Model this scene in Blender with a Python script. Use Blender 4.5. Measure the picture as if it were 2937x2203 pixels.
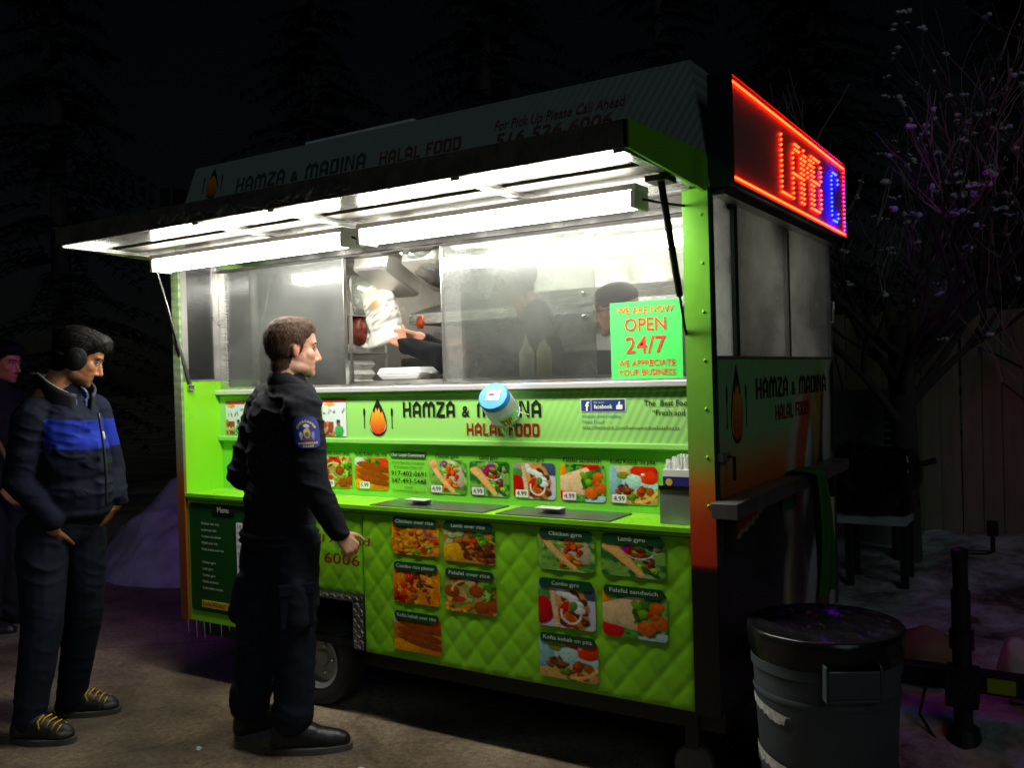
import bpy, bmesh, math, random
import numpy as np
from mathutils import Vector, Matrix

# ------------------------------------------------------------------ camera, world, light
scene = bpy.context.scene
for o in list(bpy.data.objects):
    bpy.data.objects.remove(o)
COL = scene.collection
RAD = math.radians

YAW, PIT, ROLL, FPX = -0.564, -0.0088, -0.028, 2598.5
CAM = Vector((1.069, -2.959, 1.48))
fw = Vector((math.sin(YAW) * math.cos(PIT), math.cos(YAW) * math.cos(PIT), math.sin(PIT)))
rt = Vector((math.cos(YAW), -math.sin(YAW), 0))
up = rt.cross(fw)
rt2 = rt * math.cos(ROLL) + up * math.sin(ROLL)
up2 = -rt * math.sin(ROLL) + up * math.cos(ROLL)
cam_data = bpy.data.cameras.new('camera')
cam = bpy.data.objects.new('camera', cam_data)
COL.objects.link(cam)
cam.matrix_world = Matrix((
    (rt2.x, up2.x, -fw.x, CAM.x), (rt2.y, up2.y, -fw.y, CAM.y),
    (rt2.z, up2.z, -fw.z, CAM.z), (0, 0, 0, 1)))
cam_data.sensor_fit = 'HORIZONTAL'
cam_data.sensor_width = 36
cam_data.lens = 36 * FPX / 2937
cam_data.clip_start = 0.05
cam_data.clip_end = 500
scene.camera = cam

world = bpy.data.worlds.new('World')
scene.world = world
world.use_nodes = True
wn = world.node_tree.nodes
wl = world.node_tree.links
bg = wn['Background']
sky = wn.new('ShaderNodeTexSky')
sky.sky_type = 'NISHITA'
sky.sun_disc = False
SUN_EL, SUN_AZ = RAD(28), RAD(136)
sky.sun_elevation = SUN_EL
sky.sun_rotation = SUN_AZ
bg.inputs['Strength'].default_value = 0.00038
wl.new(sky.outputs[0], bg.inputs['Color'])

sun_d = bpy.data.lights.new('sun', 'SUN')
sun_d.energy = 0.125
sun_d.angle = RAD(30)
sun_d.color = (0.72, 0.95, 1.0)
sun = bpy.data.objects.new('sun', sun_d)
COL.objects.link(sun)
sd = Vector((math.sin(SUN_AZ) * math.cos(SUN_EL), math.cos(SUN_AZ) * math.cos(SUN_EL), math.sin(SUN_EL)))
sun.rotation_euler = sd.to_track_quat('Z', 'Y').to_euler()
sun.location = (0, -6, 8)

vs = scene.view_settings
vs.view_transform = 'Standard'
vs.look = 'None'
vs.exposure = 0
vs.gamma = 1
vs.use_curve_mapping = False
cy = scene.cycles
cy.use_denoising = True
cy.max_bounces = 10
cy.diffuse_bounces = 4
cy.glossy_bounces = 5
cy.transmission_bounces = 6
cy.transparent_max_bounces = 16
cy.sample_clamp_indirect = 6
cy.caustics_reflective = False
cy.caustics_refractive = False

# ------------------------------------------------------------------ helpers
def lin(c):
    c = np.asarray(c, float) / 255.0
    return np.where(c <= 0.04045, c / 12.92, ((c + 0.055) / 1.055) ** 2.4)

def L3(r, g, b):
    v = lin((r, g, b))
    return (float(v[0]), float(v[1]), float(v[2]))

def vnoise(P, seed=0):
    """value noise on an (n,3) array, 0..1"""
    P = np.asarray(P, float)
    i = np.floor(P).astype(np.int64)
    f = P - i
    f = f * f * (3 - 2 * f)
    out = np.zeros(len(P))
    def h(a, b, c):
        n = (a * 73856093) ^ (b * 19349663) ^ (c * 83492791) ^ (seed * 2654435761)
        n = (n ^ (n >> 13)) * 1274126177
        n = n & 0x7fffffff
        n = (n ^ (n >> 16)) & 0xffff
        return n / 65535.0
    for dx in (0, 1):
        for dy in (0, 1):
            for dz in (0, 1):
                w = (f[:, 0] if dx else 1 - f[:, 0]) * (f[:, 1] if dy else 1 - f[:, 1]) * (f[:, 2] if dz else 1 - f[:, 2])
                out += w * h(i[:, 0] + dx, i[:, 1] + dy, i[:, 2] + dz)
    return out

def fbm(P, seed=0, octaves=3):
    a, s, t, o = 0.5, 1.0, 0.0, 0.0
    P = np.asarray(P, float)
    for k in range(octaves):
        o = o + a * vnoise(P * s, seed + k)
        t += a
        a *= 0.5
        s *= 2.03
    return o / t

MATS = {}
def mat(name, col=(.5, .5, .5), rough=.5, metal=0.0, var=.12, scale=8.0, bump=0.0, bscale=40.0,
        emit=None, estr=0.0, attr=None, spec=.5, aniso=None, coat=0.0, sss=0.0, rvar=0.0, grime=0.0):
    if name in MATS:
        return MATS[name]
    m = bpy.data.materials.new(name)
    m.use_nodes = True
    nt = m.node_tree
    N, K = nt.nodes, nt.links
    b = N['Principled BSDF']
    b.inputs['Roughness'].default_value = rough
    b.inputs['Metallic'].default_value = metal
    b.inputs['Specular IOR Level'].default_value = spec
    if coat:
        b.inputs['Coat Weight'].default_value = coat
        b.inputs['Coat Roughness'].default_value = .15
    if sss:
        b.inputs['Subsurface Weight'].default_value = sss
        b.inputs['Subsurface Radius'].default_value = (.012, .005, .003)
    tc = N.new('ShaderNodeTexCoord')
    if attr:
        src = N.new('ShaderNodeAttribute')
        src.attribute_name = attr
        csock = src.outputs['Color']
    else:
        src = N.new('ShaderNodeRGB')
        src.outputs[0].default_value = (*col, 1)
        csock = src.outputs[0]
    if var or rvar:
        nz = N.new('ShaderNodeTexNoise')
        nz.inputs['Scale'].default_value = scale
        nz.inputs['Detail'].default_value = 5
        K.new(tc.outputs['Object'], nz.inputs['Vector'])
        if aniso:
            mp = N.new('ShaderNodeMapping')
            mp.inputs['Scale'].default_value = aniso
            K.new(tc.outputs['Object'], mp.inputs['Vector'])
            K.new(mp.outputs[0], nz.inputs['Vector'])
    if var:
        mr = N.new('ShaderNodeMapRange')
        mr.inputs['From Min'].default_value = .3
        mr.inputs['From Max'].default_value = .7
        mr.inputs['To Min'].default_value = 1 - var
        mr.inputs['To Max'].default_value = 1 + var
        K.new(nz.outputs[0], mr.inputs['Value'])
        mx = N.new('ShaderNodeVectorMath')
        mx.operation = 'SCALE'
        K.new(csock, mx.inputs[0])
        K.new(mr.outputs[0], mx.inputs['Scale'])
        csock = mx.outputs[0]
    if rvar:
        m2 = N.new('ShaderNodeMapRange')
        m2.inputs['From Min'].default_value = .3
        m2.inputs['From Max'].default_value = .7
        m2.inputs['To Min'].default_value = max(.02, rough - rvar)
        m2.inputs['To Max'].default_value = min(1, rough + rvar)
        K.new(nz.outputs[0], m2.inputs['Value'])
        K.new(m2.outputs[0], b.inputs['Roughness'])
    if grime:
        gz = N.new('ShaderNodeTexNoise')
        gz.inputs['Scale'].default_value = 3.1
        gz.inputs['Detail'].default_value = 9
        gz.inputs['Roughness'].default_value = .72
        gm = N.new('ShaderNodeMapping')
        gm.inputs['Scale'].default_value = (1.6, 1.6, .8)
        K.new(tc.outputs['Object'], gm.inputs['Vector'])
        K.new(gm.outputs[0], gz.inputs['Vector'])
        gr_ = N.new('ShaderNodeMapRange')
        gr_.inputs['From Min'].default_value = .52
        gr_.inputs['From Max'].default_value = .74
        gr_.inputs['To Min'].default_value = 0
        gr_.inputs['To Max'].default_value = grime
        K.new(gz.outputs[0], gr_.inputs['Value'])
        gx = N.new('ShaderNodeMix')
        gx.data_type = 'RGBA'
        K.new(gr_.outputs[0], gx.inputs['Factor'])
        K.new(csock, gx.inputs['A'])
        gx.inputs['B'].default_value = (.09, .075, .05, 1)
        csock = gx.outputs['Result']
    K.new(csock, b.inputs['Base Color'])
    if bump:
        bz = N.new('ShaderNodeTexNoise')
        bz.inputs['Scale'].default_value = bscale
        bz.inputs['Detail'].default_value = 4
        K.new(tc.outputs['Object'], bz.inputs['Vector'])
        bp = N.new('ShaderNodeBump')
        bp.inputs['Strength'].default_value = bump
        bp.inputs['Distance'].default_value = .01
        K.new(bz.outputs[0], bp.inputs['Height'])
        K.new(bp.outputs[0], b.inputs['Normal'])
    if emit:
        b.inputs['Emission Color'].default_value = (*emit, 1)
        b.inputs['Emission Strength'].default_value = estr
    MATS[name] = m
    return m

def tag(o, label=None, cat=None, group=None, kind=None):
    if label: o['label'] = label
    if cat: o['category'] = cat
    if group: o['group'] = group
    if kind: o['kind'] = kind
    return o

def empty(name, loc=(0, 0, 0), rz=0.0):
    o = bpy.data.objects.new(name, None)
    o.empty_display_size = .1
    o.location = loc
    o.rotation_euler = (0, 0, rz)
    COL.objects.link(o)
    return o

def thing(name, label, cat, loc=(0, 0, 0), rz=0.0, group=None):
    return tag(empty(name, loc, rz), label, cat, group)

WORLD_PARENTS = {}
def mat_of(o):
    """world matrix of an object from its own loc/rot chain (no depsgraph needed)"""
    m = Matrix.LocRotScale(o.location, o.rotation_euler, o.scale)
    return mat_of(o.parent) @ o.matrix_parent_inverse @ m if o.parent else m

class MB:
    def __init__(s):
        s.v, s.f, s.c = [], [], []
    def add(s, vs, fs, col=None):
        n = len(s.v)
        s.v += [tuple(p) for p in vs]
        s.f += [tuple(i + n for i in f) for f in fs]
        if col is not None:
            s.c += [col] * len(vs) if not hasattr(col[0], '__len__') else [tuple(c) for c in col]
        return s
    def box(s, x0, x1, y0, y1, z0, z1, col=None, M=None):
        p = [(x0, y0, z0), (x1, y0, z0), (x1, y1, z0), (x0, y1, z0), (x0, y0, z1), (x1, y0, z1), (x1, y1, z1), (x0, y1, z1)]
        if M is not None:
            p = [M @ Vector(q) for q in p]
        return s.add(p, [(0, 3, 2, 1), (4, 5, 6, 7), (0, 1, 5, 4), (1, 2, 6, 5), (2, 3, 7, 6), (3, 0, 4, 7)], col)
    def tube(s, pts, rad, n=10, col=None, cap=True):
        pts = [Vector(p) for p in pts]
        if not hasattr(rad, '__len__'):
            rad = [rad] * len(pts)
        vs, fs = [], []
        pn = None
        for i, p in enumerate(pts):
            t = (pts[min(i + 1, len(pts) - 1)] - pts[max(i - 1, 0)]).normalized()
            if pn is None:
                pn = t.orthogonal().normalized()
            pn = (pn - t * pn.dot(t)).normalized()
            bn = t.cross(pn)
            for k in range(n):
                a = 2 * math.pi * k / n
                vs.append(p + (pn * math.cos(a) + bn * math.sin(a)) * rad[i])
        for i in range(len(pts) - 1):
            for k in range(n):
                fs.append((i * n + k, i * n + (k + 1) % n, (i + 1) * n + (k + 1) % n, (i + 1) * n + k))
        if cap:
            fs.append(tuple(reversed(range(n))))
            fs.append(tuple(range((len(pts) - 1) * n, len(pts) * n)))
        return s.add(vs, fs, col)
    def lathe(s, prof, n=32, M=None, col=None, cap=True):
        vs, fs = [], []
        for r, z in prof:
            for k in range(n):
                a = 2 * math.pi * k / n
                q = Vector((r * math.cos(a), r * math.sin(a), z))
                vs.append(M @ q if M is not None else q)
        m = len(prof)
        for i in range(m - 1):
            for k in range(n):
                fs.append((i * n + k, i * n + (k + 1) % n, (i + 1) * n + (k + 1) % n, (i + 1) * n + k))
        if cap:
            fs.append(tuple(reversed(range(n))))
            fs.append(tuple(range((m - 1) * n, m * n)))
        return s.add(vs, fs, col)
    def cap(s, p0, p1, r0, r1=None, n=14, m=5, col=None):
        """tapered capsule"""
        r1 = r0 if r1 is None else r1
        p0, p1 = Vector(p0), Vector(p1)
        t = (p1 - p0)
        t = t.normalized() if t.length > 1e-6 else Vector((0, 0, 1))
        a = t.orthogonal().normalized()
        b = t.cross(a)
        vs, fs = [p0 - t * r0], []
        rings = []
        for i in range(1, m + 1):
            th = math.pi / 2 * i / m
            rings.append((p0 - t * r0 * math.cos(th), r0 * math.sin(th)))
        for i in range(m, 0, -1):
            th = math.pi / 2 * i / m
            rings.append((p1 + t * r1 * math.cos(th), r1 * math.sin(th)))
        for c, r in rings:
            for k in range(n):
                an = 2 * math.pi * k / n
                vs.append(c + (a * math.cos(an) + b * math.sin(an)) * r)
        vs.append(p1 + t * r1)
        R = len(rings)
        for k in range(n):
            fs.append((0, 1 + (k + 1) % n, 1 + k))
            fs.append((len(vs) - 1, 1 + (R - 1) * n + k, 1 + (R - 1) * n + (k + 1) % n))
        for i in range(R - 1):
            for k in range(n):
                fs.append((1 + i * n + k, 1 + i * n + (k + 1) % n, 1 + (i + 1) * n + (k + 1) % n, 1 + (i + 1) * n + k))
        return s.add(vs, fs, col)
    def ell(s, c, r, rot=None, n=18, m=10, col=None, M=None):
        """ellipsoid; rot: 3x3 (columns = axes)"""
        c = Vector(c)
        if not hasattr(r, '__len__'):
            r = (r, r, r)
        vs, fs = [], []
        for i in range(m + 1):
            th = math.pi * i / m
            for k in range(n):
                a = 2 * math.pi * k / n
                q = Vector((r[0] * math.sin(th) * math.cos(a), r[1] * math.sin(th) * math.sin(a), r[2] * math.cos(th)))
                if rot is not None:
                    q = rot @ q
                q = q + c
                vs.append(M @ q if M is not None else q)
        top, bot = vs[0], vs[-1]
        vs = [top] + vs[n:-n] + [bot]
        for k in range(n):
            fs.append((0, 1 + k, 1 + (k + 1) % n))
            fs.append((len(vs) - 1, 1 + (m - 2) * n + (k + 1) % n, 1 + (m - 2) * n + k))
        for i in range(m - 2):
            for k in range(n):
                fs.append((1 + i * n + k, 1 + (i + 1) * n + k, 1 + (i + 1) * n + (k + 1) % n, 1 + i * n + (k + 1) % n))
        return s.add(vs, fs, col)
    def mesh(s, name):
        me = bpy.data.meshes.new(name)
        me.from_pydata(s.v, [], s.f)
        me.validate()
        if s.c and len(s.c) == len(me.vertices):
            setcol(me, np.array([tuple(c)[:3] for c in s.c]))
        return me
    def build(s, name, m=None, parent=None, smooth=False, bevel=0.0, flip=True, angle=None):
        me = s.mesh(name)
        return put(name, me, m, parent, smooth, bevel, flip, angle)

def setcol(me, rgb, name='Col'):
    a = me.color_attributes.get(name) or me.color_attributes.new(name, 'FLOAT_COLOR', 'POINT')
    d = np.ones((len(me.vertices), 4), np.float32)
    d[:, :3] = rgb
    a.data.foreach_set('color', d.ravel())

def put(name, me, m=None, parent=None, smooth=False, bevel=0.0, fixn=True, angle=None):
    if fixn or bevel:
        b = bmesh.new()
        b.from_mesh(me)
        if fixn:
            bmesh.ops.recalc_face_normals(b, faces=b.faces)
        if bevel:
            bmesh.ops.bevel(b, geom=[e for e in b.edges if len(e.link_faces) == 2 and e.calc_face_angle(0) > .5],
                            offset=bevel, segments=2, affect='EDGES', profile=.5)
        b.to_mesh(me)
        b.free()
    o = bpy.data.objects.new(name, me)
    if m is not None:
        me.materials.append(m)
    COL.objects.link(o)
    if parent is not None:
        o.parent = parent
        o.matrix_parent_inverse = mat_of(parent).inverted() if not LOCAL[0] else Matrix.Identity(4)
    if smooth:
        me.polygons.foreach_set('use_smooth', [True] * len(me.polygons))
        if angle:
            me.set_sharp_from_angle(angle=angle)
    return o
LOCAL = [False]   # False: geometry given in world coordinates; True: in the parent's own frame

def BX(name, m, parent, x0, x1, y0, y1, z0, z1, bevel=0.0):
    return MB().box(x0, x1, y0, y1, z0, z1).build(name, m, parent, bevel=bevel)

# planes for lettering and prints: front (normal -y) and side (normal +x)
def FRONT(y):
    return lambda u, w, h=0.0: (u, y - h, w)
def SIDE(x):
    return lambda u, w, h=0.0: (x + h, u, w)

FONT_CACHE = {}
def text_geo(txt, size=1.0, bold=0.0, spacing=1.0):
    key = (txt, bold, spacing)
    if key not in FONT_CACHE:
        cu = bpy.data.curves.new('t', 'FONT')
        cu.body = txt
        cu.size = 1.0
        cu.resolution_u = 2
        cu.offset = bold
        cu.space_character = spacing
        ob = bpy.data.objects.new('t', cu)
        COL.objects.link(ob)
        dg = bpy.context.evaluated_depsgraph_get()
        me = bpy.data.meshes.new_from_object(ob.evaluated_get(dg))
        vs = np.array([v.co[:2] for v in me.vertices])
        fs = [tuple(p.vertices) for p in me.polygons]
        bpy.data.objects.remove(ob)
        bpy.data.curves.remove(cu)
        bpy.data.meshes.remove(me)
        FONT_CACHE[key] = (vs, fs)
    vs, fs = FONT_CACHE[key]
    return vs.copy() * size, fs

def text(name, txt, m, parent, plane, u0, w0, height=None, width=None, bold=0.0, h=0.002, align='l', spacing=1.0, shear=0.0):
    """one object per word where the lettering is large, else one per line"""
    if ' ' in txt and height and height >= .02:
        vs, _ = text_geo(txt, 1.0, bold, spacing)
        lo, hi = vs[:, 0].min(), vs[:, 0].max()
        sy = height / text_geo('H', 1.0, 0.0)[0][:, 1].max()
        sx = width / (hi - lo) if width else sy
        off = {'l': 0, 'c': -.5, 'r': -1}[align] * (hi - lo) * sx
        pos = 0
        for w in txt.split(' '):
            if w:
                pre = txt[:pos]
                a = text_geo(pre + w, 1.0, bold, spacing)[0][:, 0].max()
                wv = text_geo(w, 1.0, bold, spacing)[0][:, 0]
                ww = wv.max() - wv.min()
                text1(name, w, m, parent, plane, u0 + off + (a - ww - lo) * sx, w0, height, ww * sx, bold, h, 'l', spacing, shear)
            pos += len(w) + 1
        return None
    return text1(name, txt, m, parent, plane, u0, w0, height, width, bold, h, align, spacing, shear)

def text1(name, txt, m, parent, plane, u0, w0, height=None, width=None, bold=0.0, h=0.002, align='l', spacing=1.0, shear=0.0):
    """lettering fitted to cap height and/or width, its lower-left corner at (u0, w0) of the plane"""
    vs, fs = text_geo(txt, 1.0, bold, spacing)
    lo, hi = vs.min(0), vs.max(0)
    caps = text_geo('H', 1.0, 0.0)[0]
    ch = caps[:, 1].max()
    sy = (height / ch) if height else width / (hi[0] - lo[0])
    sx = (width / (hi[0] - lo[0])) if width else sy
    x = (vs[:, 0] - lo[0]) * sx
    y = vs[:, 1] * sy
    if align == 'c':
        x -= (hi[0] - lo[0]) * sx / 2
    elif align == 'r':
        x -= (hi[0] - lo[0]) * sx
    x = x + shear * y
    b = MB()
    b.add([plane(u0 + a, w0 + c, h) for a, c in zip(x, y)], fs)
    return b.build(name, m, parent, flip=False)

# heavy pointed lettering of the cart's name
def _st(x, w=.24, h=1.0):
    e = .035
    return [(x, 0), (x + w, 0), (x + w - e, .05), (x + w - e, h - .05), (x + w, h), (x, h), (x + e, h - .05), (x + e, .05)]
def _mv(p, dx):
    return [(a + dx, b) for a, b in p]
_legA = [(0, 0), (.25, 0), (.215, .05), (.215, .70), (.035, .70), (.035, .05)]
GL = {
    'H': (.74, [_st(0), _st(.50), [(.2, .42), (.54, .42), (.54, .58), (.2, .58)]]),
    'A': (.74, [_legA, _mv(_legA, .49), [(.035, .68), (.215, .68), (.37, .82), (.525, .68), (.705, .68), (.705, .78), (.37, 1.09), (.035, .78)],
                [(.2, .27), (.54, .27), (.54, .42), (.2, .42)]]),
    'M': (1.06, [_legA, _mv(_legA, .41), _mv(_legA, .82), [(.035, .68), (.215, .68), (.33, .78), (.445, .68), (.53, .68), (.53, .86), (.33, 1.09), (.035, .78)],
                 [(.53, .68), (.625, .68), (.73, .78), (.855, .68), (1.035, .68), (1.035, .78), (.73, 1.09), (.53, .86)]]),
    'Z': (.68, [[(.0, .84), (.66, .84), (.66, 1.0), (.02, 1.02)], [(.42, .84), (.66, .84), (.26, .17), (.0, .17)], [(0, 0), (.68, -.03), (.68, .17), (0, .17)]]),
    'D': (.72, [_st(0), [(.2, .84), (.52, .84), (.52, 1.0), (.2, 1.0)], [(.2, 0), (.52, 0), (.52, .16), (.2, .16)],
                [(.48, .02), (.58, 0), (.70, .12), (.70, .88), (.58, 1.0), (.48, .98)]]),
    'I': (.26, [_st(0, .26)]),
    'N': (.78, [_st(0), _st(.54), [(.16, 1.0), (.24, .78), (.60, 0), (.58, .30), (.26, 1.04)]]),
    'L': (.56, [_st(0), [(.2, 0), (.54, -.03), (.56, .22), (.48, .15), (.2, .15)]]),
    'F': (.58, [_st(0), [(.2, .84), (.5, .84), (.58, .78), (.56, 1.03), (.2, 1.0)], [(.2, .45), (.44, .43), (.44, .60), (.2, .58)]]),
    'O': (.70, [[(0, .12), (.12, 0), (.22, .06), (.22, .94), (.12, 1.0), (0, .88)], [(.70, .12), (.58, 0), (.48, .06), (.48, .94), (.58, 1.0), (.70, .88)],
                [(.12, 0), (.58, 0), (.54, .16), (.16, .16)], [(.12, 1.0), (.58, 1.0), (.54, .84), (.16, .84)]]),
}
def block_text(name, txt, m, parent, plane, u0, w0, width, height, h=.002, shear=0.0):
    tot = 0.0
    for ch in txt:
        tot += (.34 if ch == ' ' else .66 if ch == '&' else GL[ch][0]) + .07
    tot -= .07
    k = width / tot
    b = MB()
    x = 0.0
    for ch in txt:
        if ch == ' ':
            x += .34 + .07
            b.build(name, m, parent, flip=False)
            b = MB()
            continue
        if ch == '&':
            vs, fs = text_geo('&', 1.0, .02)
            lo, hi = vs.min(0), vs.max(0)
            q = (vs - lo) / (hi - lo) * np.array([.62, .72])
            b.add([plane(u0 + (x + a) * k + shear * c * height, w0 + c * height, h) for a, c in q], fs)
            x += .66 + .07
            continue
        w, polys = GL[ch]
        for i, p in enumerate(polys):
            b.add([plane(u0 + (x + a) * k + shear * c * height, w0 + c * height, h + .00025 * i) for a, c in p], [tuple(range(len(p)))])
        x += w + .07
    return b.build(name, m, parent, flip=False)

def poly(name, pts, m, parent, plane, h=.001, cols=None):
    b = MB()
    b.add([plane(a, c, h) for a, c in pts], [tuple(range(len(pts)))])
    o = b.build(name, m, parent, flip=False)
    return o

def rrect(u0, u1, w0, w1, r, n=5):
    out = []
    for cx_, cz_, a0 in ((u1 - r, w0 + r, -90), (u1 - r, w1 - r, 0), (u0 + r, w1 - r, 90), (u0 + r, w0 + r, 180)):
        for i in range(n + 1):
            a = RAD(a0 + 90 * i / n)
            out.append((cx_ + r * math.cos(a), cz_ + r * math.sin(a)))
    return out

def slab(name, pts, m, parent, plane, h0=0.0, h1=.004):
    """thin plate with an outline on a plane"""
    n = len(pts)
    b = MB()
    b.add([plane(a, c, h0) for a, c in pts] + [plane(a, c, h1) for a, c in pts],
          [tuple(range(n, 2 * n)), tuple(reversed(range(n)))] + [(i, (i + 1) % n, n + (i + 1) % n, n + i) for i in range(n)])
    return b.build(name, m, parent)

def picture(name, img, m, parent, plane, u0, u1, w0, w1, r=.0, h=.002):
    """print on a fine grid: img is (rows from the top, cols, 3) in linear colour"""
    H, W = img.shape[:2]
    us = np.linspace(u0, u1, W)
    ws = np.linspace(w1, w0, H)
    U, V = np.meshgrid(us, ws)
    U = U.copy(); V = V.copy()
    if r > 0:
        for su, eu in ((1, u1), (-1, u0)):
            for sv, ev in ((1, w1), (-1, w0)):
                cu, cv = eu - su * r, ev - sv * r
                a, b_ = (U - cu) * su, (V - cv) * sv
                d = np.sqrt(a * a + b_ * b_)
                k = (a > 0) & (b_ > 0) & (d > r)
                U[k] = cu + su * a[k] / d[k] * r
                V[k] = cv + sv * b_[k] / d[k] * r
    vs = [plane(a, c, h) for a, c in zip(U.ravel(), V.ravel())]
    fs = [(i * W + j, (i + 1) * W + j, (i + 1) * W + j + 1, i * W + j + 1) for i in range(H - 1) for j in range(W - 1)]
    me = bpy.data.meshes.new(name)
    me.from_pydata(vs, [], fs)
    setcol(me, img.reshape(-1, 3))
    return put(name, me, m, parent, smooth=False, fixn=False)

# organic shapes: union of simple volumes, remeshed to one skin
def skin_mesh(mb, voxel=.006, smooth=4, factor=.5):
    me = bpy.data.meshes.new('tmp')
    me.from_pydata(mb.v, [], mb.f)
    ob = bpy.data.objects.new('tmp', me)
    COL.objects.link(ob)
    rm = ob.modifiers.new('r', 'REMESH')
    rm.mode = 'VOXEL'
    rm.voxel_size = voxel
    if smooth:
        sm = ob.modifiers.new('s', 'SMOOTH')
        sm.factor = factor
        sm.iterations = smooth
    dg = bpy.context.evaluated_depsgraph_get()
    out = bpy.data.meshes.new_from_object(ob.evaluated_get(dg))
    bpy.data.objects.remove(ob)
    bpy.data.meshes.remove(me)
    return out

def co(me):
    a = np.empty(len(me.vertices) * 3, np.float32)
    me.vertices.foreach_get('co', a)
    return a.reshape(-1, 3).astype(float)
def nrm(me):
    a = np.empty(len(me.vertices) * 3, np.float32)
    me.vertex_normals.foreach_get('vector', a)
    return a.reshape(-1, 3).astype(float)
def setco(me, P):
    me.vertices.foreach_set('co', np.asarray(P, np.float32).ravel())
    me.update()

def organic(name, mb, m, parent, voxel=.006, smooth=4, disp=None, color=None):
    me = skin_mesh(mb, voxel, smooth)
    me.name = name
    if disp is not None:
        P, Nn = co(me), nrm(me)
        setco(me, P + Nn * disp(P, Nn)[:, None])
    if color is not None:
        setcol(me, color(co(me), nrm(me)))
    return put(name, me, m, parent, smooth=True, fixn=False)
# ------------------------------------------------------------------ materials
M_green = mat('cart_green_vinyl', L3(132, 214, 34), .36, var=.07, scale=3, bump=.05, bscale=60, rvar=.14, grime=.30)
M_lgreen = mat('light_green_vinyl', L3(146, 212, 104), .36, var=.05, scale=3, grime=.2)
M_quilt = mat('quilted_green_vinyl', L3(134, 210, 32), .36, var=.10, scale=5, bump=.04, bscale=90, rvar=.12, grime=.32)
M_dgreen = mat('dark_green_print', L3(16, 72, 26), .4, var=.08)
M_title = mat('title_green_print', L3(12, 74, 40), .4, var=.08)
M_steel = mat('brushed_steel', (.60, .60, .58), .28, .85, var=.10, scale=6, aniso=(1, 1, 30), rvar=.08)
M_steel2 = mat('worn_steel', (.54, .53, .51), .36, .8, var=.16, scale=7, rvar=.12, bump=.03, bscale=120)
M_steelp = mat('polished_steel', (.60, .60, .60), .14, 1.0, var=.08, scale=5, rvar=.06, bump=.035, bscale=5)
M_alu = mat('tread_aluminium', (.62, .62, .62), .30, 1.0, var=.12, scale=20)
M_black = mat('black_paint', (.012, .013, .013), .45, var=.25, scale=12)
M_rubber = mat('black_rubber', (.018, .018, .018), .75, var=.3, scale=20, bump=.2, bscale=60)
M_white = mat('white_paint', (.78, .78, .76), .4, var=.04)
M_ink = mat('black_ink', L3(20, 26, 18), .45, var=.06)
M_red = mat('red_ink', L3(150, 28, 24), .45, var=.06)
M_redb = mat('bright_red_ink', L3(228, 62, 40), .5, var=.04)
M_blue = mat('blue_ink', L3(44, 104, 150), .45, var=.05)
M_tag = mat('price_tag_white', L3(238, 240, 236), .45, var=.03)
M_pale = mat('pale_lettering', L3(196, 214, 190), .45, var=.12, scale=60)
M_print = mat('printed_colour', attr='Col', rough=.36, var=.05, scale=30)
M_printm = mat('printed_matt', attr='Col', rough=.6, var=.05, scale=30)

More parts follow.
